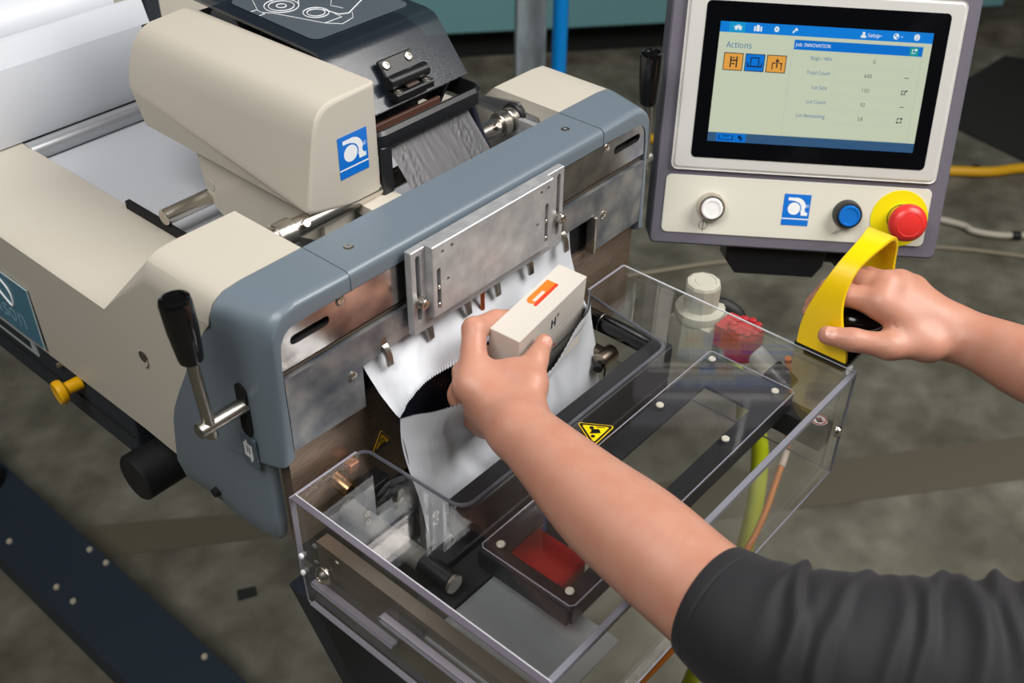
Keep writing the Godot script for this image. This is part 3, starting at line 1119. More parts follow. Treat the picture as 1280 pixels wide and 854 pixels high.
func printer() -> void:
	var o := thing("label_printer", "printer unit with beige boxy cover, blue logo and black smoked lid above the front bar", "printer", Vector3(0.15, 0.99, -0.2))
	# beige cover, lofted from the back profile to the front one
	var fr := [Vector2(0.123, 0.992), Vector2(0.123, 1.1), Vector2(0.079, 1.0995), Vector2(0.0715, 1.098), Vector2(0.065, 1.0945), Vector2(0.059, 1.088), Vector2(0.0555, 1.08), Vector2(0.053, 1.071), Vector2(0.0425, 1.018), Vector2(0.0425, 1.013), Vector2(0.046, 1.0095), Vector2(0.05, 1.0085)]
	var bk := [Vector2(0.121, 0.9945), Vector2(0.121, 1.1), Vector2(0.079, 1.0975), Vector2(0.0715, 1.095), Vector2(0.065, 1.0905), Vector2(0.059, 1.084), Vector2(0.0545, 1.0765), Vector2(0.051, 1.0675), Vector2(0.0465, 1.049), Vector2(0.0475, 1.042), Vector2(0.0545, 1.0055), Vector2(0.0575, 1.003)]
	var rings := []
	for t in [0.0, 0.006, 1.0, 1.0]:
		var ring := []
		for k in fr.size():
			var q: Vector2 = bk[k].lerp(fr[k], t)
			ring.append(Vector3(q.x, q.y, lerpf(-0.341, -0.099, t)))
		rings.append(ring)
	# rounded front edge
	for e in [[0.0009, -0.0972], [0.0028, -0.0962], [0.0045, -0.096]]:
		var poly := PackedVector2Array(fr)
		var q := inset(poly, e[0])
		var ring := []
		for k in q.size():
			ring.append(Vector3(q[k].x, q[k].y, e[1]))
		rings.append(ring)
	rings.remove_at(2)
	var s := Soup.new()
	loft(s, rings, true)
	var cover := part(o, "cover", s, M.beige, "", 30.0)
	logo(cover, Transform3D(Basis(), Vector3(0.0945, 1.047, -0.0959)), 0.0315)
	# bracket under the cover
	s = Soup.new()
	ext(s, PackedVector2Array([Vector2(0.105, 0.972), Vector2(0.24, 0.9345), Vector2(0.262, 0.944), Vector2(0.272, 0.962), Vector2(0.28, 1.006), Vector2(0.105, 1.012)]), 0.062, 0.11, SIDE, 0.002)
	var br := part(o, "bracket", s, M.beige)
	s = Soup.new()
	ext(s, circ(0.2625, 0.968, 0.006), 0.0612, 0.0625, SIDE)
	part(br, "bracket_hole", s, mat("hole lit tone", rgb(188, 184, 172), 0.6))  # pale disc painting the lit inside of the hole
	s = Soup.new()
	box(s, 0.1, 0.985, -0.13, 0.135, 0.9955, -0.072, 0.002)
	part(o, "mounting_foot", s, M.beige)
	# smoked lid: roof and sloping front, 3 mm thick
	var lid := Soup.new()
	var x0 := 0.1235
	var x1 := 0.254
	var pr := [Vector2(-0.42, 1.112), Vector2(-0.172, 1.104), Vector2(-0.162, 1.1015), Vector2(-0.156, 1.096), Vector2(-0.122, 1.0545)]
	var ou := PackedVector2Array()
	for q in pr:
		ou.push_back(Vector2(-q.x, q.y))
	var inn := PackedVector2Array()
	for k in range(pr.size() - 1, -1, -1):
		inn.push_back(ou[k] + Vector2(0.0022, -0.0026))
	ou.append_array(inn)
	if Geometry2D.is_polygon_clockwise(ou):
		ou.reverse()
	ext(lid, ou, x0, x1 + 0.006, SIDE, 0.0)
	part(o, "smoked_lid", lid, M.smoke, "dark smoked plastic lid", 50.0)
	s = Soup.new()
	ext(s, PackedVector2Array([Vector2(0.124, 1.052), Vector2(0.158, 1.093), Vector2(0.175, 1.1), Vector2(0.42, 1.108), Vector2(0.42, 1.0), Vector2(0.135, 1.03)]), x1 - 0.02, x1 - 0.016, SIDE)
	part(o, "inner_wall", s, mat("printer inside blue", rgb(30, 36, 46), 0.5))
	s = Soup.new()
	box(s, 0.124, 0.98, -0.42, 0.245, 1.06, -0.17, 0.003)
	part(o, "printer_body", s, mat("printer inside", rgb(30, 30, 32), 0.5))
	for q in [[0.18, -0.24, 0.032], [0.19, -0.33, 0.026]]:
		s = Soup.new()
		rod(s, Vector3(q[0] - 0.04, 1.068, q[1]), Vector3(q[0] + 0.05, 1.068, q[1]), q[2], 28)
		part(o, "ribbon_roll", s, mat("ribbon", rgb(16, 16, 19), 0.3))
	# clear label with the threading diagram
	var roof := Transform3D(Basis(Vector3(1, 0, 0), Vector3(0, 0.0323, -0.99948), Vector3(0, 0.99948, 0.0323)).orthonormalized(), Vector3(0.19, 1.1066, -0.228))
	s = Soup.new()
	ext(s, rrect(-0.052, -0.044, 0.062, 0.075, 0.009), 0.0, 0.0004, roof)
	var dl := part(o, "diagram_label", s, pane("clear label", Color(0.42, 0.46, 0.5), 0.45, 0.2), "clear label with a white line diagram")
	var lines := [
		[[-0.052, 0.03], [-0.046, 0.03], [-0.046, 0.042], [-0.052, 0.042]],
		[[-0.046, 0.034], [-0.04, 0.026], [-0.028, -0.006], [-0.022, -0.022], [-0.002, -0.022], [-0.002, -0.012]],
		[[-0.046, 0.04], [-0.03, 0.07]],
		[[-0.013, 0.023], [0.012, 0.055], [0.02, 0.066]],
		[[-0.003, 0.002], [0.0, -0.016], [0.008, -0.02], [0.036, -0.006], [0.056, 0.006], [0.053, 0.012], [0.035, 0.062]],
		[[0.012, -0.008], [0.008, 0.004], [0.016, 0.012], [0.026, 0.036], [0.034, 0.036]],
		[[0.034, 0.036], [0.03, 0.022], [0.036, 0.016], [0.03, 0.006]],
		[[0.038, 0.018], [0.046, 0.018], [0.046, 0.008], [0.038, 0.008], [0.038, 0.018]],
		[[-0.022, -0.022], [-0.012, -0.034], [0.004, -0.03], [0.012, -0.02]],
	]
	s = Soup.new()
	var n := 0
	for l in lines:
		var pts := []
		for q in l:
			pts.append(roof * Vector3(q[0], q[1], 0.0005))
		tube(s, pts, [0.0005 if n in [3, 4] else 0.00028], 5)
		n += 1
	for q in [[-0.024, 0.034, 0.0155, 0.0004], [-0.024, 0.034, 0.0115, 0.0004], [-0.024, 0.034, 0.0045, 0.0004], [-0.012, 0.001, 0.0115, 0.0004], [-0.012, 0.001, 0.008, 0.0004]]:
		var pts := []
		for k in 25:
			pts.append(roof * Vector3(q[0] + cos(TAU * k / 24) * q[2], q[1] + sin(TAU * k / 24) * q[2], 0.0005))
		tube(s, pts, [q[3]], 5, false)
	part(dl, "diagram_lines", s, M.white)
	s = Soup.new()
	for k in 9:
		var c := Vector2(0.03, 0.05).lerp(Vector2(0.048, 0.014), k / 8.0)
		box(s, c.x - 0.0035, c.y - 0.0012, 0.0004, c.x + 0.001, c.y + 0.0006, 0.0006, 0.0, roof)
	part(dl, "diagram_scale", s, M.white)
	# hinge on the lid's front
	var tilt := Transform3D(Basis(Vector3(1, 0, 0), Vector3(0, 0.774, -0.633), Vector3(0, 0.633, 0.774)), Vector3(0.188, 1.0785, -0.1385))
	s = Soup.new()
	ext(s, rrect(-0.0195, -0.008, 0.0195, 0.0105, 0.001), 0.0, 0.005, tilt, 0.0012)
	var hg := part(o, "hinge", s, M.black)
	for x in [-0.0135, 0.0135]:
		s = Soup.new()
		lathe(s, [Vector2(0.0045, 0), Vector2(0.0045, 0.001), Vector2(0.0036, 0.0016), Vector2(0.0018, 0.0016), Vector2(0.0014, 0.0004), Vector2(0, 0.0004)], tilt * along(Vector3(x, 0.0045, 0.005), Vector3(x, 0.0045, 0.02)), 16)
		part(hg, "hinge_screw", s, M.chrome)
	s = Soup.new()
	rod(s, tilt * Vector3(-0.023, -0.011, 0.007), tilt * Vector3(0.023, -0.011, 0.007), 0.0062, 20)
	part(hg, "hinge_barrel", s, M.black)
	s = Soup.new()
	box(s, 0.166, 1.0595, -0.132, 0.212, 1.0665, -0.1165, 0.0012)
	var leaf := part(o, "hinge_leaf", s, M.black)
	for x in [0.1715, 0.2055]:
		s = Soup.new()
		lathe(s, [Vector2(0.0042, 0), Vector2(0.0042, 0.001), Vector2(0.0034, 0.0016), Vector2(0.0016, 0.0016), Vector2(0.0012, 0.0004), Vector2(0, 0.0004)], Transform3D(Basis(), Vector3(x, 1.0665, -0.121)), 16)
		part(leaf, "screw", s, M.chrome)
	s = Soup.new()
	ext(s, rrect(0.182, 0.119, 0.196, 0.1305), 1.0665, 1.0695, TOP, 0.001)
	part(leaf, "boss", s, mat("brown dust", rgb(72, 58, 48), 0.7))
	# black ring handle: a rounded loop with tall walls
	s = Soup.new()
	ext(s, rrect(0.118, 0.094, 0.2545, 0.147, 0.013, 8), 1.036, 1.0535, TOP, 0.003, [rrect(0.1225, 0.0985, 0.25, 0.1425, 0.009, 8)])
	part(o, "loop_handle", s, M.black, "black rounded loop handle")
	s = Soup.new()
	box(s, 0.127, 1.026, -0.128, 0.226, 1.043, -0.124, 0.0008)
	part(o, "wiper_blade", s, mat("rust brown", rgb(78, 46, 34), 0.6))
	# film coming down from the print roller
	s = Soup.new()
	rod(s, Vector3(0.136, 1.031, -0.118), Vector3(0.247, 1.031, -0.118), 0.0085, 24)
	part(o, "print_roller", s, mat("grey roller", rgb(120, 112, 104), 0.35, 0.6))
	s = Soup.new()
	var rows := []
	var noise := FastNoiseLite.new()
	noise.seed = 5
	noise.frequency = 0.09
	for i in 40:
		var t := i / 39.0
		var row := []
		for k in 61:
			var u := k / 60.0
			var x := lerpf(0.1405, 0.241, u)
			var y := 1.0345 - 0.052 * t
			var z := -0.1085 + 0.046 * t + 0.001 * sin(t * PI)
			var band := smoothstep(0.12, 0.05, absf(u - 0.12)) + smoothstep(0.12, 0.05, absf(u - 0.83))
			var wr := noise.get_noise_2d(k * 5.0, i * 0.5) * 0.00012 + noise.get_noise_2d(k * 9.0, i * 9.0) * 0.00035 * band
			row.append(Vector3(x, y + wr * 0.6, z + wr))
		rows.append(row)
	sheet(s, rows)
	part(o, "printed_film", s, mat("dark film", rgb(48, 47, 51), 0.36, 0.0), "wrinkled dark grey ribbon film")
	s = Soup.new()
	tube(s, spline([Vector3(0.2475, 1.036, -0.108), Vector3(0.25, 1.018, -0.104), Vector3(0.254, 0.995, -0.096), Vector3(0.262, 0.972, -0.086)], 6), [0.0042], 10)
	part(o, "side_arm", s, mat("blue black plastic", rgb(26, 29, 44), 0.45))
	s = Soup.new()
	box(s, 0.124, 0.96, -0.1, 0.136, 1.04, -0.094, 0.001)
	part(o, "film_side_plate", s, M.darkmetal)

func film_supply() -> void:
	var o := thing("bag_roll", "wide white film web running over grey rollers behind the beige cover", "film roll", Vector3(0.08, 0.9, -0.55))
	var xa := 0.0145
	var xb := 0.187
	var prof := [Vector3(0, 0.9, -0.08), Vector3(0, 0.945, -0.268), Vector3(0, 0.9175, -0.49), Vector3(0, 0.9185, -0.508)]
	var s := Soup.new()
	var strip := func(ps: Array, a: float, b: float) -> Soup:
		var t := Soup.new()
		var rows := []
		for p in ps:
			var row := []
			for k in 9:
				row.append(Vector3(lerpf(a, b, k / 8.0), p.y, p.z))
			rows.append(row)
		sheet(t, rows, false)
		return t
	# from the machine back to the low roller
	s = strip.call([Vector3(0, 0.921, -0.508), Vector3(0, 0.919, -0.5), Vector3(0, 0.924, -0.38), Vector3(0, 0.928, -0.268), Vector3(0, 0.922, -0.2), Vector3(0, 0.895, -0.09)], xa, 0.293)
	part(o, "web", s, M.paperweb, "smooth white web")
	s = Soup.new()
	rod(s, Vector3(xa, 0.93, -0.515), Vector3(0.294, 0.93, -0.515), 0.0105, 24)
	part(o, "roller", s, mat("grey idler", rgb(178, 180, 184), 0.35, 0.4), "grey idler roller")
	# rising sheets
	s = strip.call([Vector3(0, 1.036, -0.545), Vector3(0, 1.042, -0.54), Vector3(0, 1.041, -0.534), Vector3(0, 1.017, -0.5255)], -0.12, xb)
	part(o, "upper_sheet", s, M.paperweb)
	s = strip.call([Vector3(0, 1.018, -0.5245), Vector3(0, 0.976, -0.521), Vector3(0, 0.9385, -0.526)], -0.12, 0.176)
	part(o, "lower_sheet", s, M.paperweb)
	# the roll itself with bands of white and grey behind
	for q in [[1.034, -0.592, 0.036, 0.168, 0], [1.06, -0.655, 0.042, 0.162, 1], [1.09, -0.74, 0.06, 0.15, 2]]:
		s = Soup.new()
		rod(s, Vector3(-0.2, q[0], q[1]), Vector3(q[3], q[0], q[1]), q[2], 36)
		part(o, "roll_layer", s, M.paperweb if q[4] == 0 else mat("grey web %d" % q[4], rgb(196, 198, 204) if q[4] == 1 else rgb(140, 142, 146), 0.45))
	s = Soup.new()
	rod(s, Vector3(0.16, 1.034, -0.592), Vector3(0.33, 1.034, -0.592), 0.007, 16)
	part(o, "roll_axle", s, M.darkmetal)
	s = Soup.new()
	box(s, 0.205, 0.9, -0.6, 0.225, 1.09, -0.56, 0.002)
	part(o, "roll_bearer", s, M.navy)

func guard() -> void:
	var x0 := -0.082
	var x1 := 0.358
	var zf := 0.2615
	var yt := 0.85
	var o := thing("safety_guard", "clear acrylic safety guard box with a U-shaped cut-out, fixed in front of the machine", "guard", Vector3(0.138, 0.725, 0.13))
	# top sheet with the cut-out open to the machine
	var p := PackedVector2Array([Vector2(x0, 0.002)])
	# local (x, -z): start at the front left corner
	p = PackedVector2Array([Vector2(x0, -zf), Vector2(x1, -zf), Vector2(x1, -0.002)])
	p.append_array(PackedVector2Array([Vector2(0.2985, -0.002), Vector2(0.2955, -0.005)]))
	for k in 7:
		var a := k * PI / 2 / 6
		p.push_back(Vector2(0.2655 + 0.0 + 0.013 * cos(a) + 0.0015, -0.097 - 0.013 * sin(a)))
	for k in 7:
		var a := PI / 2 + k * PI / 2 / 6
		p.push_back(Vector2(0.0125 + 0.013 * cos(a), -0.097 - 0.013 * sin(a)))
	p.append_array(PackedVector2Array([Vector2(-0.0035, -0.012)]))
	for k in 5:
		var a := k * PI / 2 / 4
		p.push_back(Vector2(-0.0125 + 0.009 * cos(a), -0.011 + 0.009 * sin(a)))
	p.push_back(Vector2(x0, -0.002))
	var s := Soup.new()
	ext(s, p, yt - 0.005, yt, TOP)
	var top := part(o, "top_sheet", s, M.acrylic, "clear top sheet with rounded cut-out")
	# rim of the cut-out and outer edges; strip tones paint the light they catch
	s = Soup.new()
	var path := []
	for q in p.slice(3):
		path.append(Vector3(q.x, yt - 0.0023, -q.y))
	path.remove_at(path.size() - 1)
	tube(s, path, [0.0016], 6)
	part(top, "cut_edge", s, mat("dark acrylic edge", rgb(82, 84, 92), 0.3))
	s = Soup.new()
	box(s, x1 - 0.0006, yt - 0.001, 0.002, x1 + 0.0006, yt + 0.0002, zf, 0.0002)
	part(top, "side_edge", s, mat("acrylic edge highlight", rgb(205, 206, 212), 0.3))
	s = Soup.new()
	box(s, x0, yt - 0.0052, zf - 0.004, x1, yt + 0.0004, zf + 0.0012, 0.0005)
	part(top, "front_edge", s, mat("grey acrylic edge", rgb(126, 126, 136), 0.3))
	s = Soup.new()
	box(s, x0, yt - 0.0004, 0.0005, -0.0125, yt + 0.0003, 0.0025)
	part(top, "back_edge", s, M.edge_lit)
	s = Soup.new()
	box(s, 0.299, yt - 0.0004, 0.0005, x1, yt + 0.0003, 0.0025)
	part(top, "back_edge", s, M.edge_lit)
	# left wall with two slots; its edge tones paint caught light too
	s = Soup.new()
	ext(s, PackedVector2Array([Vector2(0.001, 0.765), Vector2(0.003, 0.727), Vector2(0.0055, 0.725), Vector2(zf, 0.725), Vector2(zf, yt), Vector2(0.001, yt)]), 0.077, 0.0825, LEFT, 0.0, [slot(0.014, 0.756, 0.106, 0.756, 0.0028), slot(0.098, 0.781, 0.205, 0.781, 0.0034)])
	var left := part(o, "left_wall", s, M.acrylic, "clear left wall with two long slots")
	s = Soup.new()
	box(s, x0 - 0.0008, yt - 0.0004, 0.0015, x0 + 0.0048, yt + 0.0006, zf, 0.0004)
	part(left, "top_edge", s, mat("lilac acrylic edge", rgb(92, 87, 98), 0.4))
	s = Soup.new()
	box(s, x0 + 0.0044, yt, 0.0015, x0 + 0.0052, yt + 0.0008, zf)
	part(left, "painted_edge_highlight", s, mat("acrylic edge highlight", rgb(205, 206, 212), 0.3))  # thin pale strip painting the highlight along the inner edge
	s = Soup.new()
	box(s, x0 - 0.0006, 0.765, 0.0002, x0 + 0.004, yt, 0.0016)
	box(s, x0 - 0.0006, 0.7242, 0.006, x0 + 0.004, 0.7256, zf)
	tube(s, [Vector3(x0 + 0.001, 0.765, 0.0008), Vector3(x0 + 0.001, 0.727, 0.0028), Vector3(x0 + 0.001, 0.7248, 0.006)], [0.0009], 6)
	part(left, "wall_edge", s, M.edge_lit)
	for q in [[0.014, 0.106, 0.756, 0.0028], [0.098, 0.205, 0.781, 0.0034]]:
		s = Soup.new()
		var outer := slot(q[0], q[2], q[1], q[2], q[3] + 0.0002)
		ext(s, outer, 0.0768, 0.0828, LEFT, 0.0, [slot(q[0], q[2], q[1], q[2], q[3] - 0.0006)])
		part(left, "slot_edge", s, mat("slot acrylic edge", rgb(132, 128, 138), 0.35))
	s = Soup.new()
	lathe(s, [Vector2(0.0085, 0), Vector2(0.0085, 0.0012), Vector2(0.007, 0.0022), Vector2(0.006, 0.0046), Vector2(0.0035, 0.0062), Vector2(0.0022, 0.006), Vector2(0.0016, 0.004), Vector2(0, 0.004)], along(Vector3(-0.0826, 0.783, 0.0325), Vector3(-0.12, 0.783, 0.0325)), 20)
	part(left, "dome_screw", s, M.chrome)
	for q in [[0.0065, 0.7875], [0.0055, 0.7665]]:
		s = Soup.new()
		rod(s, Vector3(-0.0825, q[1], q[0]), Vector3(-0.0855, q[1], q[0]), 0.0026, 12)
		part(left, "wall_screw", s, M.white)
	# right and front walls
	s = Soup.new()
	box(s, x1 - 0.005, 0.725, 0.002, x1, yt - 0.005, zf)
	part(o, "right_wall", s, M.acrylic)
	s = Soup.new()
	box(s, x0, 0.725, zf - 0.005, x1, yt - 0.005, zf)
	var front := part(o, "front_wall", s, M.acrylic)
	s = Soup.new()
	tube(s, [Vector3(x1, yt - 0.004, zf), Vector3(x1, 0.7265, zf)], [0.0014], 6)
	tube(s, [Vector3(x1, 0.7255, zf), Vector3(x0, 0.7255, zf)], [0.0009], 6)
	tube(s, [Vector3(x1, 0.7255, zf), Vector3(x1, 0.7255, 0.002)], [0.0009], 6)
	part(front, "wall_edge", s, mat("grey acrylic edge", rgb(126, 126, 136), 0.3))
	# bracket, screw and round sign in the front right corner
	s = Soup.new()
	box(s, 0.332, 0.765, 0.203, 0.352, 0.79, zf - 0.006, 0.0015)
	var cb := part(o, "corner_bracket", s, M.darkmetal)
	s = Soup.new()
	lathe(s, [Vector2(0.006, 0), Vector2(0.006, 0.001), Vector2(0.0045, 0.0035), Vector2(0, 0.0045)], along(Vector3(0.3475, 0.785, zf), Vector3(0.3475, 0.785, zf + 0.02)), 18)
	part(cb, "screw", s, M.chrome)
	s = Soup.new()
	var sx := Transform3D(Basis(Vector3(0.67, 0, 0.74), Vector3(0.74, 0, -0.67), Vector3.UP).orthonormalized(), Vector3(0.3445, 0.7901, 0.2435))
	ext(s, circ(0, 0, 0.0078, 28), 0.0, 0.0004, sx)
	var sign_ := part(o, "round_sign", s, M.white, "round white and red no-touching sign")
	s = Soup.new()
	ext(s, circ(0, 0, 0.0074, 28), 0.0004, 0.0006, sx, 0.0, [circ(0, 0, 0.006, 28)])
	part(sign_, "sign_ring", s, mat("sign red", rgb(190, 50, 55), 0.5))
	s = Soup.new()
	box(s, -0.0006, -0.006, 0.0006, 0.0006, 0.006, 0.0008, 0.0, sx * Transform3D(Basis(Vector3(0, 0, 1), PI / 4), Vector3.ZERO))
	part(sign_, "sign_bar", s, mat("sign red", rgb(190, 50, 55), 0.5))
	s = Soup.new()
	ext(s, PackedVector2Array([Vector2(-0.002, -0.004), Vector2(0.0022, -0.004), Vector2(0.003, 0.0), Vector2(0.0022, 0.0035), Vector2(0.0012, 0.0012), Vector2(0.0008, 0.0042), Vector2(-0.0002, 0.0012), Vector2(-0.0012, 0.004), Vector2(-0.0014, 0.001), Vector2(-0.0032, 0.001)]), 0.0004, 0.0006, sx)
	part(sign_, "sign_symbol", s, M.black)
	warning(o, Transform3D(Basis(Vector3(-0.54, 0, -0.84), Vector3(-0.84, 0, 0.54), Vector3(0, 1, 0)).orthonormalized(), Vector3(0.1375, yt + 0.0001, 0.1335)), 0.032, false)

	# ---- what sits inside the guard
	var t := thing("bag_support", "black bag support under the clear guard with a framed window plate and side rollers", "support", Vector3(0.15, 0.725, 0.12))
	# black rail along the cut-out
	s = Soup.new()
	box(s, 0.006, 0.8, 0.0865, 0.293, 0.8385, 0.1085, 0.0015)
	part(t, "rail", s, M.darkmetal)
	s = Soup.new()
	box(s, -0.034, 0.77, 0.0885, 0.293, 0.7985, 0.108, 0.0015)
	part(t, "lower_rail", s, M.darkmetal)
	# framed window plate
	s = Soup.new()
	ext(s, rrect(-0.004, -0.221, 0.326, -0.131, 0.002), 0.818, 0.8215, TOP, 0.0006, [rrect(0.0085, -0.2065, 0.0625, -0.1495), rrect(0.074, -0.2025, 0.282, -0.1535)])
	var fp := part(t, "window_frame", s, M.darkmetal)
	s = Soup.new()
	ext(s, rrect(-0.004, -0.2225, 0.325, -0.1305, 0.006), 0.8225, 0.8255, TOP)
	part(fp, "cover_pane", s, M.acrylic)
	s = Soup.new()
	tube(s, [Vector3(-0.001, 0.8256, 0.131), Vector3(0.322, 0.8256, 0.131), Vector3(0.3252, 0.8256, 0.134), Vector3(0.3252, 0.8256, 0.2195), Vector3(0.322, 0.8256, 0.2225), Vector3(-0.001, 0.8256, 0.2225), Vector3(-0.004, 0.8256, 0.2195), Vector3(-0.004, 0.8256, 0.134), Vector3(-0.001, 0.8256, 0.131)], [0.0006], 6, false)
	part(fp, "pane_edge", s, M.edge_lit)
	for q in [[0.3145, 0.1395], [0.313, 0.2085], [0.2265, 0.1405], [0.2275, 0.209], [0.0075, 0.1425], [0.007, 0.2115]]:
		s = Soup.new()
		lathe(s, [Vector2(0.0036, 0), Vector2(0.0036, 0.001), Vector2(0.0028, 0.0018), Vector2(0, 0.0018)], Transform3D(Basis(), Vector3(q[0], 0.8256, q[1])), 14)
		part(fp, "frame_screw", s, mat("pale screw", rgb(205, 200, 185), 0.4))
	s = Soup.new()
	box(s, -0.0055, 0.803, 0.13, -0.0025, 0.8205, 0.2195, 0.0004)
	box(s, -0.002, 0.803, 0.219, 0.326, 0.8205, 0.2215, 0.0004)
	part(fp, "flange", s, M.darkmetal)
	# dull sheet and black tray below
	s = Soup.new()
	box(s, -0.074, 0.7835, 0.137, 0.022, 0.786, 0.25, 0.0004)
	part(t, "steel_sheet", s, mat("dull sheet steel", rgb(140, 144, 146), 0.4, 0.35))
	s = Soup.new()
	box(s, -0.074, 0.782, 0.108, 0.03, 0.7905, 0.1365, 0.001)
	part(t, "tray", s, mat("black textured tray", rgb(30, 30, 31), 0.6))
	s = Soup.new()
	rod(s, Vector3(-0.036, 0.81, 0.012), Vector3(-0.036, 0.81, 0.1), 0.009, 28)
	part(t, "side_roller", s, mat("milky plastic", rgb(84, 81, 76), 0.6))
	s = Soup.new()
	rod(s, Vector3(-0.036, 0.81, 0.1), Vector3(-0.036, 0.81, 0.131), 0.0088, 28)
	var rb := part(t, "roller_end", s, M.black)
	s = Soup.new()
	rod(s, Vector3(-0.036, 0.81, 0.131), Vector3(-0.036, 0.81, 0.134), 0.0085, 20)
	part(rb, "end_screw", s, M.chrome)
	s = Soup.new()
	box(s, -0.072, 0.765, 0.012, -0.06, 0.8, 0.25, 0.001)
	part(t, "side_band", s, mat("bronze grey steel", rgb(120, 110, 100), 0.4, 0.9))  # brownish band along the left wall
	s = Soup.new()
	box(s, -0.072, 0.728, 0.012, -0.064, 0.762, 0.25, 0.001)
	part(t, "side_band", s, mat("olive dark steel", rgb(96, 92, 76), 0.5, 0.6))
	# small fittings on the back plate
	s = Soup.new()
	rod(s, Vector3(-0.032, 0.83, -0.006), Vector3(-0.03, 0.826, 0.012), 0.0075, 20)
	part(t, "spindle", s, mat("bronze", rgb(190, 150, 110), 0.25, 1.0))
	s = Soup.new()
	box(s, -0.024, 0.79, 0.004, 0.004, 0.824, 0.022, 0.001)
	part(t, "bearing_block", s, M.black)
	s = Soup.new()
	box(s, 0.004, 0.79, 0.001, 0.008, 0.83, 0.055, 0.0005)
	part(t, "clear_bracket", s, pane("thin clear", Color(0.5, 0.5, 0.5), 0.01, 0.05))
	s = Soup.new()
	box(s, -0.022, 0.832, -0.006, -0.012, 0.842, 0.004, 0.001)
	part(t, "copper_clip", s, mat("dull copper", rgb(150, 100, 72), 0.4, 0.7))
	# black shaft and its bracket on the right of the cut-out
	s = Soup.new()
	rod(s, Vector3(0.291, 0.826, -0.006), Vector3(0.291, 0.826, 0.086), 0.0095, 24)
	var shf := part(t, "side_shaft", s, M.gloss)
	s = Soup.new()
	rod(s, Vector3(0.291, 0.826, -0.007), Vector3(0.291, 0.826, 0.001), 0.0102, 24)
	part(shf, "shaft_bush", s, mat("bronze", rgb(190, 150, 110), 0.25, 1.0))
	s = Soup.new()
	rod(s, Vector3(0.291, 0.826, 0.026), Vector3(0.291, 0.826, 0.0275), 0.0099, 24)
	part(shf, "shaft_ring", s, M.dullsteel)
	s = Soup.new()
	box(s, 0.268, 0.797, 0.0, 0.276, 0.812, 0.05, 0.001)
	var ab := part(t, "shaft_bracket", s, mat("nickel brown", rgb(170, 156, 140), 0.3, 1.0))
	s = Soup.new()
	rod(s, Vector3(0.262, 0.804, 0.046), Vector3(0.284, 0.804, 0.046), 0.0085, 20)
	part(ab, "clamp", s, mat("nickel brown", rgb(170, 156, 140), 0.3, 1.0))
	s = Soup.new()
	rod(s, Vector3(0.262, 0.8, 0.046), Vector3(0.2565, 0.799, 0.049), 0.005, 18)
	part(ab, "screw", s, M.black)
	s = Soup.new()
	rod(s, Vector3(0.262, 0.74, 0.03), Vector3(0.285, 0.742, 0.03), 0.0055, 18)
	part(t, "stud", s, M.dullsteel)
	s = Soup.new()
	tube(s, spline([Vector3(0.268, 0.798, 0.05), Vector3(0.262, 0.76, 0.052), Vector3(0.255, 0.72, 0.05)], 5), [0.001], 6)
	part(t, "thin_cable", s, M.black)
	# slotted plate with a pin beside the forearm
	s = Soup.new()
	box(s, 0.1, 0.775, 0.122, 0.178, 0.782, 0.136, 0.001)
	var sp := part(t, "slotted_plate", s, M.dullsteel)
	s = Soup.new()
	rod(s, Vector3(0.172, 0.79, 0.133), Vector3(0.172, 0.789, 0.158), 0.0028, 16)
	part(sp, "pin", s, M.chrome)
	for k in 9:
		s = Soup.new()
		rod(s, Vector3(0.108 + k * 0.007, 0.782, 0.129), Vector3(0.108 + k * 0.007, 0.7822, 0.129), 0.0016, 10, 0.0)
		part(sp, "plate_hole", s, M.dark)
	# red block under the left window
	s = Soup.new()
	box(s, 0.03, 0.762, 0.125, 0.066, 0.79, 0.185, 0.003)
	part(t, "red_block", s, mat("red plastic", rgb(128, 24, 20), 0.4), "red plastic block")

func fillr(im: Image, x0: float, y0: float, x1: float, y1: float, c: Color) -> void:
	# panel millimetres (from the panel's lower left corner) to screen pixels
	var a := Vector2((x0 - 49.0) / 212.0 * 636.0, (231.3 - y1) / 119.3 * 358.0)
	var b := Vector2((x1 - 49.0) / 212.0 * 636.0, (231.3 - y0) / 119.3 * 358.0)
	im.fill_rect(Rect2i(roundi(a.x), roundi(a.y), maxi(1, roundi(b.x - a.x)), maxi(1, roundi(b.y - a.y))), c)

func frame_rect(im: Image, x0: float, y0: float, x1: float, y1: float, c: Color, w := 0.35) -> void:
	fillr(im, x0, y0, x1, y0 + w, c)
	fillr(im, x0, y1 - w, x1, y1, c)
	fillr(im, x0, y0, x0 + w, y1, c)
	fillr(im, x1 - w, y0, x1, y1, c)

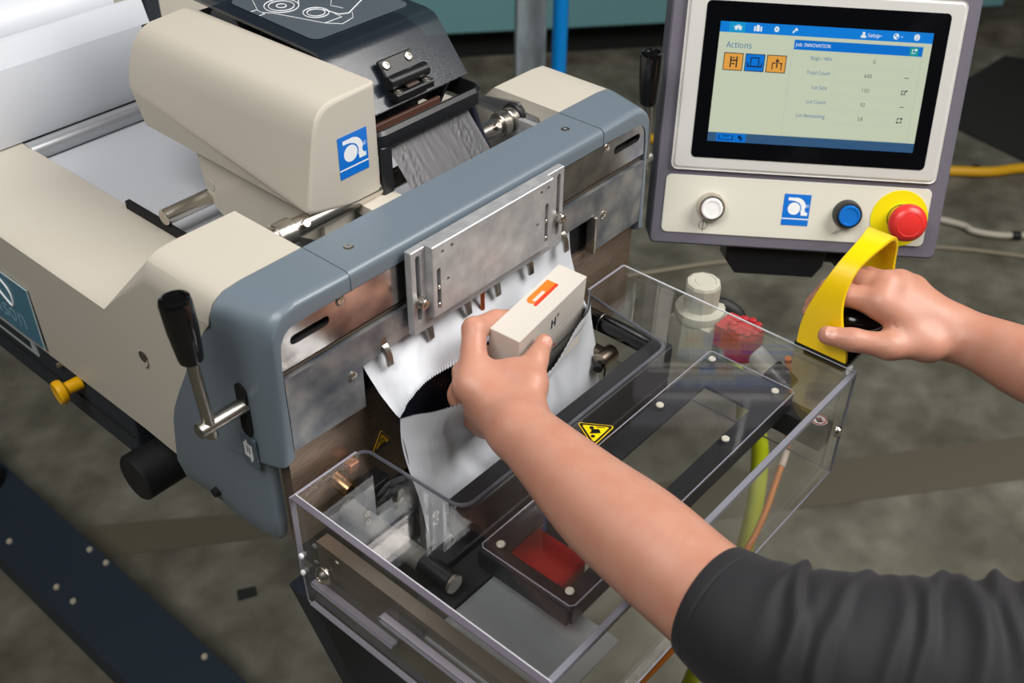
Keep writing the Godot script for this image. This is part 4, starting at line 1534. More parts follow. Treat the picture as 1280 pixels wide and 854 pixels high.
func panel() -> void:
	var px := Transform3D(Basis(Vector3(0.6207, -0.0333, 0.7834), Vector3(0.2594, 0.9515, -0.1651), Vector3(-0.7399, 0.3057, 0.5992)).orthonormalized(), Vector3(0.4231, 0.8418, -0.0124))
	var o := thing("control_panel", "tilted grey control panel with touch screen, two push buttons and red stop button", "control panel", px * Vector3(0.152, 0.0, -0.03))
	var s := Soup.new()
	ext(s, rrect(0.0, -0.0005, 0.3055, 0.345, 0.006), -0.055, 0.0, px, 0.0018)
	var casing := mat("panel grey", rgb(112, 108, 120), 0.55)
	casing.albedo_texture = noise_tex(0.2, Color(0.9, 0.9, 0.9), Color(1, 1, 1), 256, 2, 31)
	tri_planar(casing, Vector3(9, 9, 9))
	part(o, "casing", s, casing)
	# steel screen frame with bevel
	s = Soup.new()
	ext(s, rrect(0.0148, 0.0808, 0.291, 0.2635, 0.007, 6), 0.0, 0.0048, px, 0.0036)
	var fr := part(o, "screen_frame", s, mat("brushed bright steel", rgb(226, 225, 221), 0.42, 0.3), "bright brushed steel screen frame")
	s = Soup.new()
	ext(s, rrect(0.0338, 0.0945, 0.2758, 0.2508, 0.005, 6), 0.0046, 0.0052, px)
	var gm := mat("screen glass", rgb(10, 11, 14), 0.06)
	var scr := part(o, "touch_screen", s, gm, "glossy black touch screen")
	# what the screen shows
	var im := Image.create(636, 358, false, Image.FORMAT_RGB8)
	im.fill(rgb(196, 204, 180))
	fillr(im, 49, 221, 262, 231.4, rgb(18, 124, 214))
	fillr(im, 58, 221, 74, 231.4, rgb(24, 150, 204))
	fillr(im, 124.5, 207.8, 253, 217.6, rgb(12, 112, 204))
	fillr(im, 240, 208.6, 249, 216.8, rgb(30, 150, 150))
	frame_rect(im, 123.8, 121.5, 253.4, 217.8, rgb(170, 184, 170))
	for k in 5:
		var y := 194.6 - 14.4 * k
		frame_rect(im, 168, y, 246, y + 12.0, rgb(186, 194, 172), 0.35)
		if k > 0:
			fillr(im, 236, y, 236.4, y + 12.0, rgb(188, 196, 174))
	fillr(im, 49, 111.8, 262, 121.2, rgb(52, 88, 124))
	fillr(im, 58, 112.4, 77.5, 120.6, rgb(14, 116, 214))
	fillr(im, 78, 112.4, 88, 120.6, rgb(14, 116, 214))
	for k in 3:
		var x := 56.0 + 21.6 * k
		fillr(im, x, 184.0, x + 19.6, 201.4, rgb(22, 30, 40))
		fillr(im, x + 0.7, 184.7, x + 18.9, 200.7, rgb(14, 116, 214) if k == 1 else rgb(226, 160, 70))
	var ink := rgb(46, 40, 44)
	# bag, tray and lift symbols of the three action keys
	for r in [[62.5, 187, 63.7, 198], [68.5, 187, 69.7, 198], [62.5, 193.5, 69.7, 194.7], [64.8, 190, 67.4, 191.2], [64.8, 196, 67.4, 197]]:
		fillr(im, r[0], r[1], r[2], r[3], ink)
	for r in [[83, 197, 92, 198], [83, 190, 84, 198], [91, 190, 92, 198], [80, 188.5, 95, 189.8], [80, 188.5, 81, 193], [94, 188.5, 95, 193]]:
		fillr(im, r[0], r[1], r[2], r[3], rgb(20, 40, 66))
	for r in [[105, 187, 106, 194], [114, 187, 115, 194], [105, 193, 108.5, 194], [111.5, 193, 115, 194], [109.4, 189, 110.6, 198], [108.2, 195, 111.8, 196.2]]:
		fillr(im, r[0], r[1], r[2], r[3], ink)
	# header symbols: house, case, cog, spanner
	var w := rgb(226, 234, 236)
	for r in [[63.5, 223.4, 66.2, 226.2], [67.6, 223.4, 70.2, 226.2], [63.5, 225.4, 70.2, 226.6], [62.4, 226.2, 71.2, 227.0], [64.0, 227.0, 69.8, 227.8], [65.6, 227.8, 68.2, 228.6], [82.5, 223.4, 90.5, 228.0], [85, 228.0, 88, 229.2], [103.0, 224.6, 107.6, 228.0], [103.9, 223.6, 106.7, 229.0], [121.2, 223.6, 122.8, 225.2], [122.4, 224.8, 124.2, 226.6], [123.8, 226.2, 126.4, 228.8]]:
		fillr(im, r[0], r[1], r[2], r[3], w)
	for r in [[84.2, 223.4, 84.7, 228.0], [88.3, 223.4, 88.8, 228.0], [104.6, 225.7, 106.0, 226.9], [125.2, 227.6, 126.6, 229.0]]:
		fillr(im, r[0], r[1], r[2], r[3], rgb(18, 124, 214))
	for r in [[190.6, 225.4, 193.4, 228.6], [189.4, 223.2, 194.6, 225.4], [221.6, 224.2, 227.0, 228.0], [222.6, 223.2, 226.0, 229.0], [242.4, 224.2, 247.8, 228.2], [243.4, 223.2, 246.8, 229.2], [229, 225.6, 231, 226.2], [208, 225.4, 210, 226]]:
		fillr(im, r[0], r[1], r[2], r[3], w)
	for r in [[222.8, 226.4, 224.6, 228.0], [224.6, 224.4, 226.2, 226.0], [244.7, 224.0, 245.5, 226.6], [244.7, 227.2, 245.5, 228.0]]:
		fillr(im, r[0], r[1], r[2], r[3], rgb(18, 124, 214))
	# row marks: dash, pen, dash, arrows; foot symbols
	for r in [[239.5, 185.8, 243.5, 186.6], [239.5, 157.0, 243.5, 157.8], [238.8, 169.4, 243.4, 170.2], [238.8, 169.4, 239.6, 174.0], [238.8, 173.2, 242, 174.0], [241.2, 171.2, 242.4, 172.4], [242.2, 172.2, 243.6, 173.6], [243.2, 173.2, 244.6, 174.8], [239.4, 145.4, 243.4, 146.2], [239.4, 141.2, 243.4, 142.0], [239.0, 144.0, 240.0, 146.0], [243.0, 141.4, 244.0, 143.6], [242.6, 144.6, 244.4, 146.6], [238.8, 140.8, 240.6, 142.6], [242.4, 210.6, 246.4, 211.2], [242.4, 210.6, 243.0, 214.8], [242.4, 214.2, 245.4, 214.8], [245.2, 213.2, 247.2, 215.4]]:
		fillr(im, r[0], r[1], r[2], r[3], rgb(60, 64, 66) if r[1] < 200 else w)
	for r in [[60, 114, 61, 119], [74, 114, 75, 119], [60, 114, 75, 114.6], [62.5, 118.4, 72, 119], [64, 116.8, 71, 117.2], [81.5, 113.6, 82.9, 119.4], [79.6, 115.9, 85.2, 117.2], [80, 117.8, 81.5, 119], [83.2, 114, 84.8, 115.2]]:
		fillr(im, r[0], r[1], r[2], r[3], rgb(12, 32, 66))
	var em := mat("screen picture", Color(0.01, 0.01, 0.01), 0.12)
	em.emission_enabled = true
	em.emission_texture = ImageTexture.create_from_image(im)
	em.emission = Color.WHITE
	em.emission_operator = BaseMaterial3D.EMISSION_OP_MULTIPLY
	em.emission_energy_multiplier = 0.9
	s = Soup.new()
	s.quad(px * Vector3(0.049, 0.112, 0.00525), px * Vector3(0.261, 0.112, 0.00525), px * Vector3(0.261, 0.2313, 0.00525), px * Vector3(0.049, 0.2313, 0.00525), Vector2(0, 1), Vector2(1, 1), Vector2(1, 0), Vector2(0, 0))
	var disp := part(scr, "screen_display", s, em, "lit display with a job page")
	var tb := glow("screen text blue", rgb(30, 110, 160), 0.8)
	var tg := glow("screen text grey", rgb(92, 98, 92), 0.8)
	var tw := glow("screen text white", rgb(232, 238, 240), 0.9)
	var words := [["Actions", 0.0698, 0.2088, 0.0078, tb], ["Job: INNOVATION", 0.1437, 0.2127, 0.0044, tw], ["Setup", 0.202, 0.2257, 0.0048, tw],
		["Bags / Min", 0.1535, 0.2005, 0.0046, tb], ["Total Count", 0.1527, 0.1862, 0.0046, tb], ["Lot Size", 0.1556, 0.1718, 0.0046, tb], ["Lot Count", 0.1545, 0.1575, 0.0046, tb], ["Lot Remaining", 0.151, 0.1432, 0.0046, tb],
		["0", 0.2068, 0.2002, 0.005, tg], ["448", 0.2026, 0.186, 0.005, tg], ["150", 0.2022, 0.1716, 0.005, tg], ["92", 0.202, 0.1573, 0.005, tg], ["58", 0.2016, 0.143, 0.005, tg]]
	for q in words:
		letters(scr, "screen_text", q[0], q[3], Transform3D(px.basis, px * Vector3(q[1], q[2], 0.0054)), q[4], false, 0.00008)
	# key plate
	s = Soup.new()
	ext(s, rrect(0.0115, 0.0125, 0.2905, 0.0745, 0.006), -0.001, 0.0012, px, 0.0004)
	var kp := part(o, "button_plate", s, mat("cream plate", rgb(222, 220, 206), 0.4))
	logo(kp, Transform3D(px.basis, px * Vector3(0.1515, 0.0442, 0.0012)), 0.0283)
	s = Soup.new()
	for q in [[0.0555, 0.0172, 0.0045]]:
		var pts := []
		for k in 19:
			pts.append(px * Vector3(q[0] + cos(TAU * k / 18) * q[2], q[1] + 0.005 + sin(TAU * k / 18) * q[2], 0.0013))
		tube(s, pts, [0.0003], 5, false)
	box(s, 0.0552, 0.0155, 0.0012, 0.0558, 0.029, 0.0014, 0.0, px)
	part(kp, "power_symbol", s, M.ink)
	s = Soup.new()
	for k in 2:
		tube(s, [px * Vector3(0.1925 + k * 0.0035, 0.0205, 0.0013), px * Vector3(0.199 + k * 0.0035, 0.0255, 0.0013)], [0.0003], 5)
	part(kp, "stroke_mark", s, M.ink)
	for q in [[0.0612, 0.0425, M.chrome, mat("white button", rgb(245, 245, 243), 0.3)], [0.205, 0.0435, M.darkmetal, mat("blue button", rgb(10, 112, 205), 0.25)]]:
		s = Soup.new()
		var xf := px * Transform3D(Basis(Vector3(1, 0, 0), Vector3(0, 0, 1), Vector3(0, -1, 0)), Vector3(q[0], q[1], 0.0012))
		lathe(s, [Vector2(0.0152, 0), Vector2(0.0152, 0.003), Vector2(0.0142, 0.0085), Vector2(0.0134, 0.0105), Vector2(0.0118, 0.0108), Vector2(0.0112, 0.0095)], xf, 36)
		var b := part(o, "push_button", s, q[2], "white round push button" if q[0] < 0.1 else "blue round push button")
		s = Soup.new()
		lathe(s, [Vector2(0.0113, 0.006), Vector2(0.0113, 0.0118), Vector2(0.0106, 0.0128), Vector2(0.0088, 0.013), Vector2(0.0084, 0.0122), Vector2(0, 0.0122)], xf, 36)
		part(b, "button_cap", s, q[3])
	s = Soup.new()
	ext(s, circ(0.2605, 0.0418, 0.0302, 44), 0.0012, 0.0018, px)
	var yd := part(o, "stop_disc", s, mat("yellow disc", rgb(236, 220, 10), 0.4), "yellow disc behind the stop button")
	s = Soup.new()
	var ex := px * Transform3D(Basis(Vector3(1, 0, 0), Vector3(0, 0, 1), Vector3(0, -1, 0)), Vector3(0.2625, 0.0425, 0.0018))
	lathe(s, [Vector2(0.0155, 0), Vector2(0.0155, 0.0015), Vector2(0.0145, 0.0022), Vector2(0.0142, 0.0015), Vector2(0.0138, 0.0015), Vector2(0.0132, 0.014), Vector2(0.011, 0.016)], ex, 32)
	var eb := part(o, "stop_button", s, mat("yellow disc", rgb(236, 220, 10), 0.4), "red mushroom stop button")
	s = Soup.new()
	var ring := []
	for k in 33:
		ring.append(ex * Vector3(cos(TAU * k / 32) * 0.0152, 0.0022, sin(TAU * k / 32) * 0.0152))
	tube(s, ring, [0.0005], 6, false)
	part(yd, "ring_line", s, M.black)
	s = Soup.new()
	lathe(s, [Vector2(0.009, 0.014), Vector2(0.0165, 0.0155), Vector2(0.0195, 0.0185), Vector2(0.02, 0.022), Vector2(0.0188, 0.0262), Vector2(0.0158, 0.029), Vector2(0.0125, 0.0302), Vector2(0.0118, 0.0299), Vector2(0.0112, 0.0302), Vector2(0.006, 0.031), Vector2(0, 0.0312)], ex, 40)
	part(eb, "mushroom_head", s, mat("stop red", rgb(226, 52, 48), 0.34))
	# bracket and boom
	s = Soup.new()
	ext(s, PackedVector2Array([Vector2(0.098, -0.0325), Vector2(0.183, -0.0325), Vector2(0.192, -0.02), Vector2(0.196, 0.002), Vector2(0.086, 0.002), Vector2(0.0865, -0.018)]), -0.055, -0.012, px, 0.0015)
	part(o, "bracket", s, M.black)
	s = Soup.new()
	box(s, 0.13, -0.005, -0.1, 0.2, 0.2, -0.053, 0.003, px)
	tube(s, [px * Vector3(0.165, 0.19, -0.08), px * Vector3(0.165, 0.6, -0.08), px * Vector3(0.165, 0.6, -0.6)], [0.02], 14)
	part(o, "boom", s, M.black)
	s = Soup.new()
	tube(s, spline([px * Vector3(0.19, -0.012, -0.04), px * Vector3(0.212, -0.014, -0.045), px * Vector3(0.224, -0.022, -0.06), px * Vector3(0.222, 0.0, -0.1)], 5), [0.009], 10)
	part(o, "cable", s, M.rubber)

func palm_station() -> void:
	var o := thing("palm_button_station", "yellow arched guard over a black palm button on the right of the clear box", "palm button", Vector3(0.41, 0.84, 0.225))
	var pr := [[0.36, 0.853, 0.2, 0.2505], [0.36, 0.87, 0.2, 0.2475], [0.3605, 0.888, 0.202, 0.2395], [0.3635, 0.906, 0.206, 0.234], [0.369, 0.922, 0.2105, 0.2325], [0.379, 0.936, 0.2145, 0.2335], [0.393, 0.9445, 0.217, 0.2365], [0.41, 0.948, 0.217, 0.239], [0.428, 0.9465, 0.2135, 0.239], [0.443, 0.94, 0.209, 0.238], [0.4535, 0.927, 0.2055, 0.2375], [0.4575, 0.905, 0.2015, 0.238], [0.458, 0.88, 0.2, 0.242], [0.458, 0.853, 0.2, 0.25]]
	var p2 := []
	for i in pr.size() - 1:
		for k in 4:
			var row := []
			for c in 4:
				row.append(cubic_interpolate(pr[i][c], pr[i + 1][c], pr[maxi(i - 1, 0)][c], pr[mini(i + 2, pr.size() - 1)][c], k / 4.0))
			p2.append(row)
	p2.append(pr[pr.size() - 1])
	var rings := []
	for i in p2.size():
		var a: Array = p2[maxi(i - 1, 0)]
		var b: Array = p2[mini(i + 1, p2.size() - 1)]
		var d := Vector2(b[0] - a[0], b[1] - a[1]).normalized()
		var n := Vector2(-d.y, d.x) * 0.0026   # outwards: left of the way up
		var q: Array = p2[i]
		var e := 0.0007
		var ring := []
		for c in [[1.0, q[2] + e], [1.0, q[3] - e], [1.0 - 0.3, q[3]], [-0.3, q[3]], [-0.6, q[3] - e], [-0.6, q[2] + e], [-0.3, q[2]], [0.7, q[2]]]:
			ring.append(Vector3(q[0] + n.x * c[0], q[1] + n.y * c[0], c[1]))
		rings.append(ring)
	var s := Soup.new()
	loft(s, rings, true)
	part(o, "arched_guard", s, M.yellow, "yellow arched guard", 45.0)
	s = Soup.new()
	box(s, 0.357, 0.8505, 0.1985, 0.461, 0.8535, 0.2525, 0.0006)
	part(o, "base_plate", s, M.black)
	s = Soup.new()
	box(s, 0.372, 0.832, 0.202, 0.45, 0.8505, 0.246, 0.002)
	part(o, "button_housing", s, M.darkmetal)
	s = Soup.new()
	box(s, 0.3595, 0.841, 0.2515, 0.366, 0.8485, 0.2555, 0.0008)
	part(o, "clip", s, M.white)
	s = Soup.new()
	lathe(s, [Vector2(0.018, 0), Vector2(0.018, 0.01), Vector2(0.027, 0.0125), Vector2(0.0305, 0.019), Vector2(0.0285, 0.026), Vector2(0.0215, 0.0315), Vector2(0.011, 0.0345), Vector2(0, 0.0352)], Transform3D(Basis(), Vector3(0.412, 0.8535, 0.228)), 36)
	part(o, "palm_knob", s, M.gloss, "black palm button")

func bag_and_carton() -> void:
	var o := thing("plastic_bag", "white plastic bag hanging open under the guide plate, black inside", "bag", Vector3(0.137, 0.7, 0.05))
	var nz := FastNoiseLite.new()
	nz.seed = 11
	nz.frequency = 0.05
	nz.fractal_octaves = 3
	var nc := 160
	# upper panel: from the clamp to the torn edge
	var top_line := func(u: float) -> Vector3:
		var side := pow(absf(2.0 * u - 1.0), 2.0)
		return Vector3(lerpf(0.0045, 0.2735, u), 0.948, -0.0075 + 0.0 * side)
	var tear := func(u: float) -> Vector3:
		var pts := [Vector3(0.016, 0.882, 0.026), Vector3(0.038, 0.9015, 0.028), Vector3(0.083, 0.9005, 0.027), Vector3(0.14, 0.895, 0.024), Vector3(0.21, 0.88, 0.022), Vector3(0.274, 0.85, 0.019)]
		var f := u * 5.0
		var i := mini(int(f), 4)
		return pts[i].cubic_interpolate(pts[i + 1], pts[maxi(i - 1, 0)], pts[mini(i + 2, 5)], f - i)
	var rows := []
	var nr := 26
	for i in nr:
		var t := float(i) / (nr - 1)
		var row := []
		for k in nc + 1:
			var u := float(k) / nc
			var a: Vector3 = top_line.call(u)
			var b: Vector3 = tear.call(u)
			var p := a.lerp(b, t)
			# hangs down first, then leans forward
			p.z = lerpf(a.z, b.z, pow(t, 2.5))
			var n := nz.get_noise_2d(k * 0.6, i * 1.5)
			p.z += n * 0.003 * t
			if i == nr - 1:
				p.y += 0.0009 * (1.0 if k % 2 == 0 else -1.0)
			row.append(p)
		rows.append(row)
	var s := Soup.new()
	sheet(s, rows)
	part(o, "upper_panel", s, M.film, "white panel above the torn edge")
	# black inside of the back panel
	rows = []
	for i in 20:
		var t := i / 19.0
		var row := []
		for k in 41:
			var u := k / 40.0
			var a: Vector3 = tear.call(lerpf(0.004, 0.996, u)) + Vector3(0, 0.001, -0.0035)
			var b := Vector3(lerpf(0.004, 0.2715, u), 0.7, lerpf(0.079, 0.047, u))
			var p := a.lerp(b, t)
			p.z -= 0.012 * sin(u * PI) * sin(t * PI)
			row.append(p)
		rows.append(row)
	s = Soup.new()
	sheet(s, rows)
	part(o, "inner_back", s, M.filmdark, "black inside of the bag")
	# front flap with a torn, toothed edge
	var lip := func(u: float) -> Vector3:
		var pts := [Vector3(0.016, 0.882, 0.0265), Vector3(0.0205, 0.892, 0.0405), Vector3(0.0265, 0.9, 0.0555), Vector3(0.042, 0.9075, 0.0705), Vector3(0.095, 0.907, 0.088), Vector3(0.13, 0.898, 0.0895), Vector3(0.165, 0.921, 0.0875), Vector3(0.195, 0.919, 0.078), Vector3(0.235, 0.907, 0.05), Vector3(0.2745, 0.878, 0.022)]
		var f := u * 9.0
		var i := mini(int(f), 8)
		return pts[i].cubic_interpolate(pts[i + 1], pts[maxi(i - 1, 0)], pts[mini(i + 2, 9)], f - i)
	rows = []
	var back := []
	nr = 40
	for i in nr:
		var t := float(i) / (nr - 1)
		var row := []
		var rb := []
		for k in nc + 1:
			var u := float(k) / nc
			var a: Vector3 = lip.call(u)
			var b := Vector3(lerpf(0.0, 0.272, u), 0.7, lerpf(0.086, 0.052, u))
			var p := a.lerp(b, t)
			var q := sin(u * PI)
			# the sides follow the bag's folded edges, the middle stays behind the rail
			var y := p.y
			var edge := lerpf(lerpf(0.0265, 0.088, t), lerpf(0.022, 0.052, t), u)
			p.z = lerpf(a.z, edge + 0.012 * q, smoothstep(0.0, 0.42, t))
			p.z = minf(p.z, lerpf(0.2, 0.0835, smoothstep(0.865, 0.84, y)))
			var w := nz.get_noise_2d(u * 160.0, y * 420.0)
			var ridge := exp(-pow((u * 1.0 - 0.27 - (0.9 - y) * 0.9) / 0.03, 2.0)) * smoothstep(0.0, 0.25, t) * 0.004
			var ridge2 := exp(-pow((u - 0.8 + (0.9 - y) * 0.9) / 0.035, 2.0)) * smoothstep(0.05, 0.3, t) * 0.004
			var ridge3 := exp(-pow((u - 0.9 + (0.9 - y) * 0.35) / 0.03, 2.0)) * smoothstep(0.05, 0.3, t) * 0.003
			p.z += (w * 0.0019 * q - ridge - ridge2 + ridge3) * smoothstep(0.0, 0.12, t)
			if i == 0:
				p.y += 0.0009 * (1.0 if k % 2 == 0 else -1.0)
			row.append(p)
			rb.append(p + Vector3(0.0, -0.0012 if i == 0 else 0.0, -0.0013))
		rows.append(row)
		back.append(rb)
	s = Soup.new()
	sheet(s, rows)
	part(o, "front_flap", s, M.film, "white front flap with a toothed torn edge")
	s = Soup.new()
	sheet(s, back, true)
	part(o, "flap_lining", s, M.filmdark, "black lining")

	# ---- the carton
	var b := Basis(Vector3(0.9912, 0.035, -0.1276), Vector3(-0.0257, 0.9969, 0.0738), Vector3(0.1298, -0.0699, 0.9891)).orthonormalized()
	var bx := Transform3D(b, Vector3(0.1007, 0.9382, 0.0791))
	var l := 0.1063
	var w := 0.029
	var c := thing("carton", "small cream cardboard box with orange tab on its lid, held over the open bag", "carton", bx * Vector3(l / 2, -0.075, -w / 2))
	var card := mat("cream card", rgb(202, 195, 186), 0.55)
	s = Soup.new()
	ext(s, rrect(0.0, -0.075, l, 0.0, 0.0), -w, 0.0, bx, 0.0006)
	part(c, "body", s, card)
	s = Soup.new()
	ext(s, PackedVector2Array([Vector2(0.0001, 0.0), Vector2(l, 0.0), Vector2(l, w - 0.0004), Vector2(0.0001, w - 0.0004)]), -0.0003, 0.0006, bx * TOP, 0.0004)
	var lid := part(c, "lid", s, card)
	s = Soup.new()
	ext(s, PackedVector2Array([Vector2(0.049, 0.0155), Vector2(0.0815, 0.0155), Vector2(0.0815, 0.0248), Vector2(0.051, 0.0248), Vector2(0.0475, 0.0238), Vector2(0.0457, 0.0212), Vector2(0.0462, 0.018)]), 0.0006, 0.0009, bx * TOP, 0.0, [slot(0.0515, 0.0186, 0.0655, 0.0186, 0.0016)])
	part(lid, "tab", s, mat("orange print", rgb(240, 116, 12), 0.35), "orange tab with a slot")
	s = Soup.new()
	ext(s, rrect(0.0455, 0.0132, 0.0815, 0.016, 0.0012), 0.0006, 0.0011, bx * TOP)
	part(lid, "tab_edge", s, mat("red orange print", rgb(214, 52, 16), 0.35))
	var fx := func(x: float, y: float) -> Transform3D: return Transform3D(b, bx * Vector3(x, y, 0.0001))
	letters(c, "lettering", "H", 0.013, fx.call(0.054, -0.0165), M.ink, true)
	letters(c, "lettering", "+", 0.008, fx.call(0.061, -0.012), M.ink, true)
	var greyprint := mat("grey print", rgb(158, 154, 152), 0.6)
	s = Soup.new()
	var at := 0.0
	var r2 := RandomNumberGenerator.new()
	r2.seed = 3
	for row in [[0.052, 0.086, -0.0255, 0.0007], [0.052, 0.078, -0.031, 0.0007], [0.056, 0.094, -0.0565, 0.0007], [0.056, 0.09, -0.0625, 0.0007]]:
		at = row[0]
		while at < row[1]:
			var wd := r2.randf_range(0.0009, 0.0022)
			box(s, at, row[2], 0.0, at + wd, row[2] + row[3] * r2.randf_range(0.8, 1.4), 0.0002, 0.0, bx)
			at += wd + 0.0011
	part(c, "small_print", s, greyprint)
	s = Soup.new()
	at = 0.057
	while at < 0.092:
		var wd := r2.randf_range(0.0012, 0.0022)
		box(s, at, -0.0505, 0.0, at + wd, -0.049, 0.0002, 0.0, bx)
		at += wd + 0.0008
	part(c, "small_print", s, M.ink)
	s = Soup.new()
	box(s, 0.0575, -0.0455, 0.0, 0.0605, -0.0425, 0.0002, 0.0, bx)
	part(c, "red_mark", s, mat("coral print", rgb(228, 120, 105), 0.5))
	s = Soup.new()
	box(s, 0.041, -0.062, 0.0, 0.0425, -0.05, 0.0002, 0.0, bx)
	box(s, 0.0435, -0.06, 0.0, 0.0455, -0.052, 0.0002, 0.0, bx)
	part(c, "navy_mark", s, M.ink)

func pneumatics() -> void:
	var o := thing("air_regulator", "white capped air regulator with a red valve beside the clear guard", "regulator", Vector3(0.4, 0.72, 0.1))
	var white := mat("off white plastic", rgb(180, 178, 164), 0.45)
	var s := Soup.new()
	lathe(s, [Vector2(0.0178, 0), Vector2(0.0185, 0.002), Vector2(0.0185, 0.028), Vector2(0.0172, 0.031), Vector2(0.0135, 0.0318), Vector2(0.013, 0.0312), Vector2(0.0095, 0.0312), Vector2(0.009, 0.0318), Vector2(0, 0.0318)], Transform3D(Basis(), Vector3(0.405, 0.806, 0.07)), 10)
	var cap := part(o, "cap", s, white, "white faceted cap", 20.0)
	s = Soup.new()
	lathe(s, [Vector2(0.016, 0), Vector2(0.026, 0), Vector2(0.027, 0.004), Vector2(0.026, 0.01), Vector2(0.017, 0.012)], Transform3D(Basis(), Vector3(0.405, 0.795, 0.07)), 28)
	part(cap, "cap_collar", s, white)
	s = Soup.new()
	box(s, 0.383, 0.745, 0.045, 0.428, 0.796, 0.1, 0.004)
	part(o, "regulator_body", s, white)
	s = Soup.new()
	box(s, 0.386, 0.782, 0.098, 0.416, 0.807, 0.116, 0.003)
	part(o, "red_block", s, mat("valve red", rgb(176, 30, 40), 0.4))
	s = Soup.new()
	lathe(s, [Vector2(0, 0), Vector2(0.017, 0), Vector2(0.0195, 0.003), Vector2(0.0195, 0.03), Vector2(0.0165, 0.034), Vector2(0, 0.034)], Transform3D(Basis(), Vector3(0.4, 0.775, 0.127)), 28)
	part(o, "red_valve", s, mat("valve red", rgb(176, 30, 40), 0.4), "red round valve")
	s = Soup.new()
	for k in 10:
		var c := Vector3(0.4 + cos(TAU * k / 10) * 0.0135, 0.809, 0.127 + sin(TAU * k / 10) * 0.0135)
		lathe(s, [Vector2(0.0042, 0), Vector2(0.0042, 0.0025), Vector2(0, 0.004)], Transform3D(Basis(), c), 8)
	part(o, "grip_ribs", s, mat("valve red", rgb(176, 30, 40), 0.4)).set_meta("kind", "stuff")
	s = Soup.new()
	rod(s, Vector3(0.4, 0.784, 0.14), Vector3(0.397, 0.775, 0.165), 0.0115, 20)
	part(o, "white_nut", s, white)
	s = Soup.new()
	rod(s, Vector3(0.397, 0.775, 0.163), Vector3(0.395, 0.765, 0.188), 0.0135, 22)
	part(o, "elbow", s, M.black)
	s = Soup.new()
	tube(s, spline([Vector3(0.42, 0.797, 0.07), Vector3(0.43, 0.799, 0.082), Vector3(0.438, 0.785, 0.1), Vector3(0.436, 0.74, 0.105)], 6), [0.0085], 12)
	part(o, "black_hose", s, M.rubber)
	# hoses that hang behind the guard
	s = Soup.new()
	tube(s, spline([Vector3(0.43, 0.75, 0.09), Vector3(0.5, 0.62, 0.1), Vector3(0.495, 0.56, 0.13), Vector3(0.43, 0.45, 0.16), Vector3(0.38, 0.2, 0.14)], 8), [0.0105], 14)
	var h := thing("air_hose", "yellow-green air hose hanging below the regulator", "hose", Vector3(0.45, 0.2, 0.12))
	part(h, "hose", s, mat("lime hose", rgb(168, 178, 14), 0.35))
	s = Soup.new()
	rod(s, Vector3(0.4995, 0.635, 0.0985), Vector3(0.5, 0.605, 0.102), 0.0135, 16)
	part(h, "hose_nut", s, mat("lime nut", rgb(190, 196, 40), 0.35))
	h = thing("orange_strand", "thin orange strand with a pale stretch hanging behind the guard", "cable", Vector3(0.4, 0.5, 0.19))
	var cp := spline([Vector3(0.42, 0.78, 0.17), Vector3(0.445, 0.66, 0.178), Vector3(0.41, 0.63, 0.19), Vector3(0.345, 0.6, 0.205), Vector3(0.27, 0.54, 0.2), Vector3(0.2, 0.4, 0.15)], 8)
	s = Soup.new()
	tube(s, cp, [0.0036], 10)
	part(h, "cable_run", s, mat("orange strand", rgb(220, 128, 40), 0.45))  # thin orange line behind the guard
	s = Soup.new()
	tube(s, cp.slice(10, 15), [0.0044], 10)
	part(h, "pale_stretch", s, mat("pale stretch", rgb(214, 196, 180), 0.5))

